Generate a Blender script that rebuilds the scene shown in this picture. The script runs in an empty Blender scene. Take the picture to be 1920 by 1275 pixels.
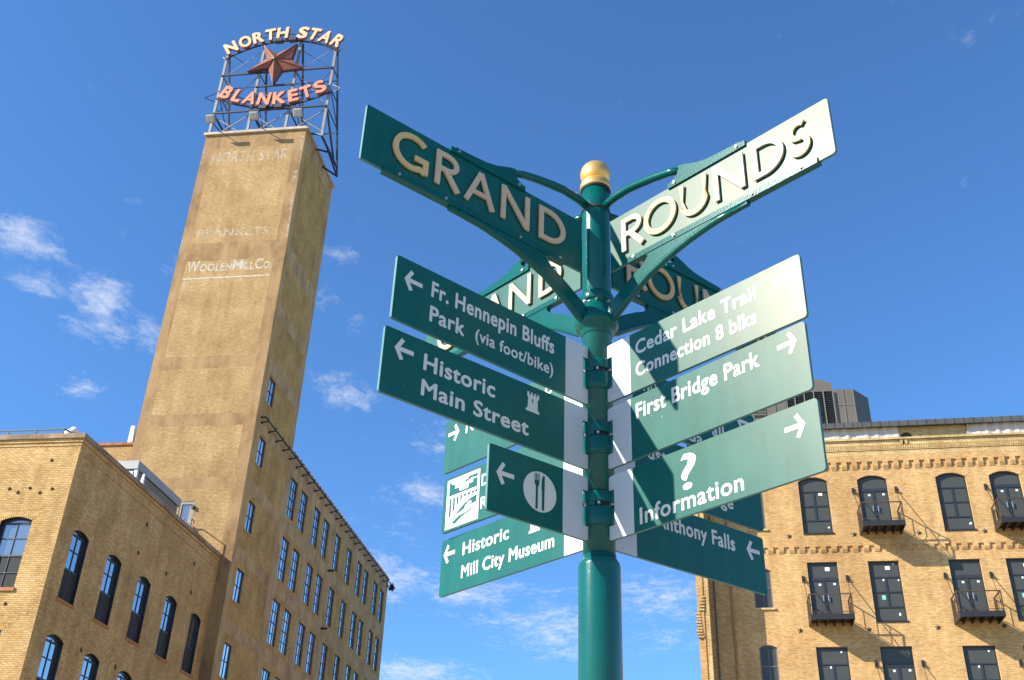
import bpy, bmesh, math, random
from mathutils import Vector, Matrix
random.seed(7)
scene = bpy.context.scene
COL = scene.collection
R = math.radians

# ------------------------------------------------------------------ camera
cam_data = bpy.data.cameras.new('camera')
cam = bpy.data.objects.new('camera', cam_data)
COL.objects.link(cam)
cam_data.sensor_width = 36.0
cam_data.lens = 36.0 * 1952.03 / 1920.0
cam_data.clip_start = 0.05
cam_data.clip_end = 2000.0
cr = Vector((0.9993002850838638, -0.01895362424420879, 0.03224438492695679))
cu = Vector((-0.03740240943185903, -0.5063941708118154, 0.8614905707763176))
cw = Vector((0.0, 0.8620937906607513, 0.5067487504712535))
cw = cr.cross(cu) * -1.0
cam.matrix_world = Matrix(((cr.x, cu.x, -cw.x, 0), (cr.y, cu.y, -cw.y, 0), (cr.z, cu.z, -cw.z, 1.6), (0, 0, 0, 1)))
scene.camera = cam

# ------------------------------------------------------------------ light
SUN_AZ, SUN_EL = R(-109.5), R(31.4)
sun_dir = Vector((math.sin(SUN_AZ) * math.cos(SUN_EL), math.cos(SUN_AZ) * math.cos(SUN_EL), math.sin(SUN_EL)))
sd = bpy.data.lights.new('sun', 'SUN')
sd.energy = 4.6
sd.angle = R(0.53)
sd.color = (1.0, 0.95, 0.84)
so = bpy.data.objects.new('sun', sd)
COL.objects.link(so)
so.rotation_euler = sun_dir.to_track_quat('Z', 'Y').to_euler()

scene.view_settings.view_transform = 'Standard'
scene.view_settings.look = 'None'
scene.view_settings.exposure = 1.1
scene.view_settings.gamma = 1.0

world = bpy.data.worlds.new('World')
scene.world = world
world.use_nodes = True
wt = world.node_tree
for n in list(wt.nodes):
    wt.nodes.remove(n)


def wn(kind, **kw):
    n = wt.nodes.new(kind)
    for k, v in kw.items():
        setattr(n, k, v)
    return n


def wl(a, b):
    wt.links.new(a, b)


def wmath(op, a, b=None, clamp=False):
    n = wn('ShaderNodeMath', operation=op, use_clamp=clamp)
    for i, v in enumerate((a, b)):
        if v is None:
            continue
        if isinstance(v, (int, float)):
            n.inputs[i].default_value = v
        else:
            wl(v, n.inputs[i])
    return n.outputs[0]


out = wn('ShaderNodeOutputWorld')
bg = wn('ShaderNodeBackground')
bg.inputs['Strength'].default_value = 0.10
wl(bg.outputs[0], out.inputs[0])
sky = wn('ShaderNodeTexSky', sky_type='NISHITA')
sky.sun_disc = False
sky.sun_elevation = SUN_EL
sky.sun_rotation = SUN_AZ
sky.altitude = 250.0
sky.air_density = 1.0
sky.dust_density = 0.3
sky.ozone_density = 2.2
hs = wn('ShaderNodeHueSaturation')
hs.inputs['Hue'].default_value = 0.5
hs.inputs['Saturation'].default_value = 1.0
hs.inputs['Value'].default_value = 1.0
tintm = wn('ShaderNodeMix', data_type='RGBA', blend_type='MULTIPLY')
tintm.inputs['Factor'].default_value = 1.0
tintm.inputs['B'].default_value = (0.50, 0.82, 1.14, 1)
wl(sky.outputs[0], tintm.inputs['A'])
wl(tintm.outputs['Result'], hs.inputs['Color'])
# clouds that belong to the sky: a few wispy banks, placed by azimuth and elevation
tc = wn('ShaderNodeTexCoord')
sep = wn('ShaderNodeSeparateXYZ')
wl(tc.outputs['Generated'], sep.inputs[0])
X, Y, Z = sep.outputs
az = wmath('ARCTAN2', X, Y)
el = wmath('ARCSINE', Z)
ae = wn('ShaderNodeCombineXYZ')
wl(az, ae.inputs[0])
wl(el, ae.inputs[1])
zc = wmath('MAXIMUM', Z, 0.06)
pl = wn('ShaderNodeCombineXYZ')
wl(wmath('DIVIDE', X, zc), pl.inputs[0])
wl(wmath('DIVIDE', Y, zc), pl.inputs[1])
# (azimuth, elevation, half width, half height, strength) in degrees
CLOUDS = [(-29.99, 31.17, 2.53, 1.26, 0.9), (-28.77, 29.29, 1.99, 0.77, 0.85), (-24.83, 29.44, 2.12, 1.59, 0.95), (-24.55, 27.95, 2.38, 1.06, 0.9),
    (-22.07, 28.21, 1.31, 1.08, 0.75), (-24.83, 24.81, 1.75, 0.73, 1.0), (-24.44, 34.36, 1.81, 0.79, 0.45), (-24.71, 33.16, 1.18, 1.32, 0.35),
    (-21.48, 31.9, 1.22, 0.81, 0.6), (-11.43, 34.11, 2.05, 0.71, 0.6), (-11.95, 31.48, 1.32, 1.0, 0.65), (-10.35, 30.51, 1.49, 0.86, 0.55),
    (-9.95, 26.61, 2.39, 0.8, 0.85), (-10.85, 27.24, 2.55, 1.14, 0.5), (-11.78, 28.0, 1.92, 0.86, 0.35), (-3.97, 25.06, 1.93, 1.59, 0.75),
    (-4.82, 21.97, 2.49, 1.14, 0.75), (-5.8, 20.76, 1.84, 1.7, 0.6), (-6.66, 17.32, 3.54, 1.65, 0.9), (-8.73, 19.69, 2.39, 1.12, 0.5),
    (-1.85, 16.76, 4.46, 1.24, 0.9), (-0.01, 15.45, 2.65, 0.68, 0.7), (3.23, 15.0, 3.8, 1.9, 0.95), (-4.75, 12.49, 3.97, 0.84, 1.1),
    (8.52, 16.68, 3.5, 1.64, 0.85), (9.0, 14.5, 3.14, 0.94, 0.6), (4.1, 16.38, 5.91, 1.1, 0.55), (0.32, 14.37, 1.75, 0.68, 0.6),
    (11.57, 18.83, 3.52, 1.66, 0.6), (27.55, 45.41, 2.67, 0.87, 0.3), (31.8, 43.54, 3.35, 0.97, 0.3), (26.9, 41.95, 2.89, 0.64, 0.2)]


def blob(a, e, ra, re, s):
    v = wn('ShaderNodeVectorMath', operation='SUBTRACT')
    wl(ae.outputs[0], v.inputs[0])
    v.inputs[1].default_value = (R(a), R(e), 0)
    m = wn('ShaderNodeVectorMath', operation='MULTIPLY')
    wl(v.outputs[0], m.inputs[0])
    m.inputs[1].default_value = (1 / R(ra * 1.6), 1 / R(re * 1.7), 0)
    ln = wn('ShaderNodeVectorMath', operation='LENGTH')
    wl(m.outputs[0], ln.inputs[0])
    mr = wn('ShaderNodeMapRange', interpolation_type='SMOOTHSTEP')
    mr.inputs['From Min'].default_value = 1.0
    mr.inputs['From Max'].default_value = 0.0
    mr.inputs['To Max'].default_value = s
    wl(ln.outputs['Value'], mr.inputs['Value'])
    return mr.outputs[0]


mask = None
for c in CLOUDS:
    b = blob(*c)
    mask = b if mask is None else wmath('MAXIMUM', mask, b)


def wnoise(scale, detail, rough, dist, sx=1.0, sy=1.0):
    mp = wn('ShaderNodeMapping')
    mp.inputs['Scale'].default_value = (sx, sy, 1)
    mp.inputs['Rotation'].default_value = (0, 0, R(18))
    wl(pl.outputs[0], mp.inputs[0])
    n = wn('ShaderNodeTexNoise', noise_dimensions='3D')
    n.inputs['Scale'].default_value = scale
    n.inputs['Detail'].default_value = detail
    n.inputs['Roughness'].default_value = rough
    n.inputs['Distortion'].default_value = dist
    wl(mp.outputs[0], n.inputs['Vector'])
    return n.outputs['Fac']


n1 = wnoise(8.0, 9.0, 0.66, 0.6, 1.0, 0.7)
n2 = wnoise(34.0, 6.0, 0.68, 0.5, 1.0, 0.8)
fb = wmath('ADD', wmath('MULTIPLY', n1, 0.58), wmath('MULTIPLY', n2, 0.42))
dens = wmath('ADD', wmath('MULTIPLY', fb, 2.0), wmath('MULTIPLY', mask, 0.56))
mr = wn('ShaderNodeMapRange', interpolation_type='SMOOTHSTEP')
mr.inputs['From Min'].default_value = 1.19
mr.inputs['From Max'].default_value = 1.95
mr.inputs['To Max'].default_value = 0.76
wl(dens, mr.inputs['Value'])
mixc = wn('ShaderNodeMix', data_type='RGBA')
wl(mr.outputs[0], mixc.inputs['Factor'])
wl(hs.outputs[0], mixc.inputs['A'])
mixc.inputs['B'].default_value = (4.3, 4.5, 4.9, 1)
wl(mixc.outputs['Result'], bg.inputs['Color'])


# ------------------------------------------------------------------ materials
def new_mat(name):
    m = bpy.data.materials.new(name)
    m.use_nodes = True
    nt = m.node_tree
    return m, nt, nt.nodes['Principled BSDF']


def nd(nt, kind, **kw):
    n = nt.nodes.new(kind)
    for k, v in kw.items():
        setattr(n, k, v)
    return n


def tex_noise(nt, scale, detail=4.0, rough=0.55, vec=None, stretch=None):
    n = nd(nt, 'ShaderNodeTexNoise')
    n.inputs['Scale'].default_value = scale
    n.inputs['Detail'].default_value = detail
    n.inputs['Roughness'].default_value = rough
    if vec is not None:
        if stretch:
            mp = nd(nt, 'ShaderNodeMapping')
            mp.inputs['Scale'].default_value = stretch
            nt.links.new(vec, mp.inputs[0])
            vec = mp.outputs[0]
        nt.links.new(vec, n.inputs['Vector'])
    return n.outputs['Fac']


def ramp(nt, fac, stops):
    r = nd(nt, 'ShaderNodeValToRGB')
    cr_ = r.color_ramp
    while len(cr_.elements) < len(stops):
        cr_.elements.new(0.5)
    for e, (p, c) in zip(cr_.elements, stops):
        e.position = p
        e.color = (c[0], c[1], c[2], 1) if len(c) == 3 else c
    nt.links.new(fac, r.inputs[0])
    return r.outputs['Color']


def mixrgb(nt, mode, fac, a, b):
    m = nd(nt, 'ShaderNodeMix', data_type='RGBA', blend_type=mode)
    for i, v in (('Factor', fac), ('A', a), ('B', b)):
        if isinstance(v, (int, float)):
            m.inputs[i].default_value = v
        elif isinstance(v, tuple):
            m.inputs[i].default_value = (*v[:3], 1)
        else:
            nt.links.new(v, m.inputs[i])
    return m.outputs['Result']


def bump(nt, bsdf, height, strength, dist=0.01):
    b = nd(nt, 'ShaderNodeBump')
    b.inputs['Strength'].default_value = strength
    b.inputs['Distance'].default_value = dist
    nt.links.new(height, b.inputs['Height'])
    nt.links.new(b.outputs[0], bsdf.inputs['Normal'])


def uvv(nt):
    return nd(nt, 'ShaderNodeUVMap').outputs[0]


def objv(nt):
    return nd(nt, 'ShaderNodeTexCoord').outputs['Object']


def paint(name, col, rough=0.35, metal=0.0, var=0.12, scale=6.0, coat=0.0, bmp=0.0, bscale=120.0, spec=0.5):
    m, nt, b = new_mat(name)
    v = objv(nt)
    f = tex_noise(nt, scale, 5, 0.6, v)
    lo = tuple(c * (1 - var) for c in col)
    hi = tuple(min(1, c * (1 + var)) for c in col)
    c = ramp(nt, f, [(0.3, lo), (0.7, hi)])
    nt.links.new(c, b.inputs['Base Color'])
    b.inputs['Roughness'].default_value = rough
    b.inputs['Metallic'].default_value = metal
    b.inputs['Specular IOR Level'].default_value = spec
    b.inputs['Coat Weight'].default_value = coat
    b.inputs['Coat Roughness'].default_value = 0.12
    if bmp:
        bump(nt, b, tex_noise(nt, bscale, 3, 0.6, v), bmp, 0.002)
    return m


def brick(name, c1, c2, mortar, stain=(0.45, 0.40, 0.34), stain_amt=0.5, rough=0.9, streak=0.35, bw=0.215, bh=0.075, joint=0.64):
    m, nt, b = new_mat(name)
    uv = uvv(nt)
    br = nd(nt, 'ShaderNodeTexBrick')
    br.inputs['Color1'].default_value = (*c1, 1)
    br.inputs['Color2'].default_value = (*c2, 1)
    br.inputs['Mortar'].default_value = (*mortar, 1)
    br.inputs['Scale'].default_value = 1.0
    br.inputs['Brick Width'].default_value = bw
    br.inputs['Row Height'].default_value = bh
    br.inputs['Mortar Size'].default_value = 0.011
    br.inputs['Mortar Smooth'].default_value = 0.3
    br.inputs['Bias'].default_value = -0.1
    nt.links.new(uv, br.inputs['Vector'])
    col = mixrgb(nt, 'MULTIPLY', br.outputs['Fac'], br.outputs['Color'], (joint, joint * .95, joint * .89))
    col = mixrgb(nt, 'MULTIPLY', 1.0, col, (1.12, 1.12, 1.12))
    # brick-sized tone changes, courses that run lighter, broad weathering
    n0 = tex_noise(nt, 3.2, 3, 0.7, uv, (1.3, 4.2, 1))
    col = mixrgb(nt, 'OVERLAY', 0.55, col, ramp(nt, n0, [(0.32, (0.28, 0.28, 0.27)), (0.5, (0.5, 0.5, 0.5)), (0.68, (0.74, 0.72, 0.68))]))
    n1 = tex_noise(nt, 0.9, 6, 0.65, uv, (1.0, 0.7, 1))
    col = mixrgb(nt, 'MULTIPLY', stain_amt, col, ramp(nt, n1, [(0.34, stain), (0.58, (1, 1, 1))]))
    n2 = tex_noise(nt, 0.8, 5, 0.6, uv, (2.2, 0.18, 1))
    col = mixrgb(nt, 'MULTIPLY', streak, col, ramp(nt, n2, [(0.36, (0.5, 0.46, 0.42)), (0.6, (1.06, 1.05, 1.02))]))
    n4 = tex_noise(nt, 0.23, 4, 0.6, uv, (1.0, 1.6, 1))
    col = mixrgb(nt, 'MULTIPLY', 1.0, col, ramp(nt, n4, [(0.30, (0.84, 0.80, 0.76)), (0.5, (1.0, 1.0, 1.0)), (0.70, (1.09, 1.10, 1.12))]))
    nt.links.new(col, b.inputs['Base Color'])
    b.inputs['Roughness'].default_value = rough
    b.inputs['Specular IOR Level'].default_value = 0.25
    inv = nd(nt, 'ShaderNodeMath', operation='SUBTRACT')
    inv.inputs[0].default_value = 1.0
    nt.links.new(br.outputs['Fac'], inv.inputs[1])
    hsum = nd(nt, 'ShaderNodeMath', operation='MULTIPLY_ADD')
    nt.links.new(n0, hsum.inputs[0])
    hsum.inputs[1].default_value = 0.8
    nt.links.new(inv.outputs[0], hsum.inputs[2])
    bump(nt, b, hsum.outputs[0], 0.55, 0.012)
    return m


def plaster(name, col, stain=(0.55, 0.5, 0.44), rough=0.9, course=0.0):
    m, nt, b = new_mat(name)
    uv = uvv(nt)
    n1 = tex_noise(nt, 0.8, 7, 0.65, uv, (1.0, 0.55, 1))
    n3 = tex_noise(nt, 5.0, 4, 0.7, uv, (1.0, 2.0, 1))
    c = ramp(nt, n1, [(0.28, tuple(x * s for x, s in zip(col, stain))), (0.52, col), (0.78, tuple(min(1, x * 1.22) for x in col))])
    c = mixrgb(nt, 'OVERLAY', 0.4, c, ramp(nt, n3, [(0.3, (0.33, 0.33, 0.33)), (0.7, (0.66, 0.65, 0.63))]))
    n2 = tex_noise(nt, 0.9, 5, 0.6, uv, (2.4, 0.14, 1))
    c = mixrgb(nt, 'MULTIPLY', 0.4, c, ramp(nt, n2, [(0.34, (0.55, 0.5, 0.45)), (0.58, (1, 1, 1))]))
    nt.links.new(c, b.inputs['Base Color'])
    b.inputs['Roughness'].default_value = rough
    b.inputs['Specular IOR Level'].default_value = 0.25
    bump(nt, b, n3, 0.3, 0.02)
    return m


def glass(name, col, rough=0.03, spec=0.5, mirror=0.0, tint=(0.75, 0.85, 0.95)):
    """window glass in front of a dark room; mirror = share of a reflective coating"""
    m, nt, b = new_mat(name)
    b.inputs['Base Color'].default_value = (*col, 1)
    b.inputs['Roughness'].default_value = rough
    b.inputs['Specular IOR Level'].default_value = spec
    v = objv(nt)
    wob = tex_noise(nt, 0.7, 2, 0.5, v)
    bump(nt, b, wob, 0.10, 0.05)
    if mirror:
        g = nd(nt, 'ShaderNodeBsdfGlossy')
        oi = nd(nt, 'ShaderNodeObjectInfo')
        nt.links.new(ramp(nt, oi.outputs['Random'], [(0.0, tuple(t * 0.72 for t in tint)), (0.6, tint), (1.0, tuple(min(1, t * 1.12 + .06) for t in tint))]), g.inputs['Color'])
        g.inputs['Roughness'].default_value = rough
        mx = nd(nt, 'ShaderNodeMixShader')
        mx.inputs[0].default_value = mirror
        nt.links.new(b.outputs[0], mx.inputs[1])
        nt.links.new(g.outputs[0], mx.inputs[2])
        nt.links.new(mx.outputs[0], nt.nodes['Material Output'].inputs[0])
    return m


def worn_paint(name, col, keep, scale=2.4):
    """old wall lettering: paint that has flaked away in patches"""
    m, nt, b = new_mat(name)
    uv = objv(nt)
    b.inputs['Base Color'].default_value = (*col, 1)
    b.inputs['Roughness'].default_value = 0.95
    n = tex_noise(nt, scale, 8, 0.75, uv, (1, 1, 2.2))
    f = nd(nt, 'ShaderNodeMapRange')
    f.inputs['From Min'].default_value = 0.62 - keep * 0.35
    f.inputs['From Max'].default_value = 0.82 - keep * 0.35
    f.inputs['To Max'].default_value = 0.35 + 0.55 * keep
    nt.links.new(n, f.inputs['Value'])
    tr = nd(nt, 'ShaderNodeBsdfTransparent')
    mx = nd(nt, 'ShaderNodeMixShader')
    nt.links.new(f.outputs[0], mx.inputs[0])
    nt.links.new(tr.outputs[0], mx.inputs[1])
    nt.links.new(b.outputs[0], mx.inputs[2])
    nt.links.new(mx.outputs[0], nt.nodes['Material Output'].inputs[0])
    return m


M = {}
M['post_green'] = paint('post_green_paint', (0.0008, 0.085, 0.073), 0.19, 0, 0.10, 9, 0.0, 0.14, 220, spec=0.30)
M['blade_green'] = None
M['pole_green'] = paint('pole_green_paint', (0.0008, 0.088, 0.075), 0.22, 0, 0.12, 9, 0.0, 0.26, 240, spec=0.40)
M['blade_edge'] = paint('blade_edge_skylit', (0.06, 0.17, 0.16), 0.5, 0.0)  # paler than the blade face: sky light on the edges put into the colour
M['strip'] = paint('grey_strip', (0.52, 0.53, 0.54), 0.5, 0, 0.05)
M['print_white'] = paint('white_lettering', (0.66, 0.63, 0.57), 0.42, 0, 0.03)
M['warm_bounce_letter'] = paint('warm_bounce_letter_paint', (0.66, 0.44, 0.19), 0.45, 0.0, 0.06, spec=0.2)  # same letters as the beige, warm reflected ground light put into the colour
M['beige_letter'] = paint('beige_letter_paint', (0.60, 0.43, 0.28), 0.45, 0.0, 0.06, spec=0.2)
M['gold'] = paint('gold_leaf', (0.84, 0.47, 0.13), 0.38, 0.65, 0.08, 14)
M['bolt'] = paint('bolt_steel', (0.55, 0.54, 0.50), 0.35, 0.8)
M['black'] = paint('black_gasket_slot_shade', (0.015, 0.018, 0.018), 0.7)  # gasket black, also used for the painted shade in the clamp slots
M['tower_brick'] = brick('tower_brick', (0.48, 0.32, 0.145), (0.40, 0.255, 0.11), (0.40, 0.27, 0.13), (0.70, 0.62, 0.54), 0.5, streak=0.25)
M['tower_frame'] = plaster('tower_frame_concrete', (0.36, 0.225, 0.105))
M['mill_brick'] = brick('mill_side_brick', (0.57, 0.355, 0.115), (0.46, 0.28, 0.09), (0.40, 0.27, 0.11), (0.66, 0.6, 0.52), 0.7, streak=0.25)  # shaded-side copy of the tower brick, base warmed to offset the blue shade
M['mill_frame'] = plaster('mill_frame_concrete', (0.48, 0.315, 0.145))  # shaded-side copy of the tower concrete, base lightened to offset the shade
M['left_brick'] = brick('left_brick', (0.61, 0.40, 0.165), (0.49, 0.29, 0.10), (0.48, 0.33, 0.17), (0.6, 0.52, 0.42), 0.6, streak=0.3)
M['right_brick'] = brick('right_brick', (0.56, 0.355, 0.15), (0.45, 0.26, 0.10), (0.53, 0.355, 0.18), (0.74, 0.66, 0.57), 0.55, streak=0.3, joint=0.84)
M['arch_brick'] = brick('arch_brick', (0.60, 0.39, 0.15), (0.46, 0.27, 0.09), (0.40, 0.27, 0.13), (0.7, 0.62, 0.54), 0.5, streak=0.2, bw=0.085, bh=0.24)
M['peach_brick'] = brick('peach_brick', (0.62, 0.38, 0.17), (0.52, 0.30, 0.12), (0.54, 0.36, 0.19), (0.8, 0.72, 0.62), 0.4, streak=0.15)
M['pale_brick'] = brick('pale_brick', (0.62, 0.46, 0.22), (0.54, 0.38, 0.17), (0.5, 0.38, 0.2), (0.6, 0.5, 0.4), 0.5)
M['coping'] = plaster('coping_brown', (0.34, 0.24, 0.15))
M['tower_cap'] = plaster('tower_cap_metal', (0.50, 0.42, 0.32), rough=0.5)
M['sill'] = plaster('terracotta_sill', (0.44, 0.20, 0.085))
M['frame_dark'] = paint('window_frame_dark', (0.022, 0.026, 0.032), 0.45)
M['frame_blue'] = paint('window_frame_navy', (0.018, 0.030, 0.055), 0.45)
M['frame_grey'] = paint('window_frame_grey', (0.13, 0.12, 0.115), 0.5)
M['mill_glass'] = glass('mill_glass', (0.05, 0.07, 0.09), 0.03, 0.6, 0.80, (0.98, 1.0, 1.0))
M['left_glass'] = glass('left_glass', (0.02, 0.025, 0.03), 0.02, 0.6, 0.50, (1.0, 0.98, 0.96))
M['right_glass'] = glass('right_glass', (0.062, 0.064, 0.056), 0.03, 0.28)
M['front_glass'] = glass('front_glass', (0.10, 0.105, 0.12), 0.03, 0.5, 0.30, (1.0, 0.90, 0.84))
M['screen'] = paint('insect_screen', (0.018, 0.019, 0.020), 0.8)
M['iron'] = paint('black_iron', (0.018, 0.017, 0.017), 0.5)
M['rust_iron'] = paint('rusty_iron', (0.07, 0.038, 0.022), 0.7)
M['galv'] = paint('galvanised_steel', (0.26, 0.245, 0.22), 0.5, 0.3, 0.15, 2)
M['dark_steel'] = paint('dark_sign_steel', (0.030, 0.034, 0.045), 0.5)
M['cream'] = paint('cream_channel_letter', (0.74, 0.47, 0.25), 0.5)
M['salmon'] = paint('salmon_channel_letter', (0.62, 0.23, 0.125), 0.5)
M['letter_side'] = paint('red_letter_return', (0.30, 0.085, 0.055), 0.5)
M['star_face'] = paint('star_copper_face', (0.25, 0.095, 0.065), 0.8, 0, 0.2, 2, spec=0.1)
M['star_edge'] = paint('star_dark_edge', (0.085, 0.025, 0.03), 0.5)
M['flood'] = paint('floodlight_shell', (0.42, 0.41, 0.36), 0.4, 0.2)
M['faint_white'] = worn_paint('faded_wall_paint', (0.62, 0.56, 0.46), 0.55)
M['ghost_white'] = worn_paint('ghost_wall_paint', (0.66, 0.58, 0.46), 0.55, 1.7)
M['wall_white'] = worn_paint('worn_white_wall_paint', (0.68, 0.61, 0.50), 0.75)
M['zinc'] = paint('zinc_cladding', (0.22, 0.20, 0.17), 0.55, 0.1, 0.12, 1.2)
M['zinc_pale'] = paint('pale_zinc_fascia', (0.30, 0.30, 0.28), 0.5, 0.1, 0.10, 1.0)
M['white_metal'] = paint('white_painted_metal', (0.72, 0.73, 0.74), 0.45)
M['fascia'] = paint('dark_fascia', (0.085, 0.083, 0.072), 0.5, 0.1, 0.2, 1.5)
M['plant_panel'] = paint('plant_room_panel', (0.13, 0.112, 0.085), 0.6, 0.0, 0.10, 0.6)
M['plant_louver'] = paint('plant_room_louver', (0.022, 0.021, 0.020), 0.6)
M['plant_seam'] = paint('plant_room_seam', (0.17, 0.16, 0.14), 0.5)
M['tarp'] = paint('white_tarpaulin', (0.58, 0.52, 0.43), 0.55, 0, 0.06, 1.0)
M['paper'] = paint('window_sticker', (0.82, 0.84, 0.78), 0.6)
M['tape'] = paint('green_sticker', (0.20, 0.52, 0.42), 0.6)
M['steel_handle'] = paint('door_handle_steel', (0.62, 0.6, 0.56), 0.3, 0.7)
M['door_wood'] = paint('mullion_brown', (0.055, 0.04, 0.032), 0.5)


def ground_mat():
    m, nt, b = new_mat('plaza_paving')
    v = objv(nt)
    n = tex_noise(nt, 0.4, 8, 0.65, v)
    c = ramp(nt, n, [(0.3, (0.30, 0.25, 0.185)), (0.7, (0.46, 0.39, 0.29))])
    br = nd(nt, 'ShaderNodeTexBrick')
    br.inputs['Scale'].default_value = 1.0
    br.inputs['Brick Width'].default_value = 1.2
    br.inputs['Row Height'].default_value = 1.2
    br.inputs['Mortar Size'].default_value = 0.012
    br.offset = 0.0
    br.inputs['Color1'].default_value = (1, 1, 1, 1)
    br.inputs['Color2'].default_value = (0.88, 0.88, 0.88, 1)
    br.inputs['Mortar'].default_value = (0.45, 0.45, 0.45, 1)
    nt.links.new(v, br.inputs['Vector'])
    nt.links.new(mixrgb(nt, 'MULTIPLY', 0.8, c, br.outputs['Color']), b.inputs['Base Color'])
    b.inputs['Roughness'].default_value = 0.9
    return m


M['ground'] = ground_mat()


def blade_mat():
    """green sign film: dull sheen, faint dirt runs, a few pale flecks and scuffs"""
    m, nt, b = new_mat('blade_green_film')
    v = objv(nt)
    n1 = tex_noise(nt, 5.0, 6, 0.65, v)
    n2 = tex_noise(nt, 26.0, 4, 0.6, v, (1.0, 1.0, 0.10))
    c = ramp(nt, n1, [(0.3, (0.0010, 0.098, 0.084)), (0.7, (0.0016, 0.112, 0.096))])
    c = mixrgb(nt, 'MULTIPLY', 0.7, c, ramp(nt, n2, [(0.35, (0.78, 0.8, 0.8)), (0.6, (1, 1, 1))]))
    n3 = tex_noise(nt, 75.0, 2, 0.5, v, (1.0, 1.0, 0.6))
    c = mixrgb(nt, 'MIX', ramp(nt, n3, [(0.775, (0, 0, 0)), (0.80, (0.6, 0.6, 0.6))]), c, (0.42, 0.46, 0.40))
    nt.links.new(c, b.inputs['Base Color'])
    nt.links.new(ramp(nt, n1, [(0.25, (0.33, 0.33, 0.33)), (0.75, (0.39, 0.39, 0.39))]), b.inputs['Roughness'])
    b.inputs['Specular IOR Level'].default_value = 0.35
    b.inputs['Specular Tint'].default_value = (1.0, 0.74, 0.62, 1)
    bump(nt, b, tex_noise(nt, 3.0, 2, 0.5, v), 0.05, 0.01)
    return m


M['blade_green'] = blade_mat()


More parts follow.
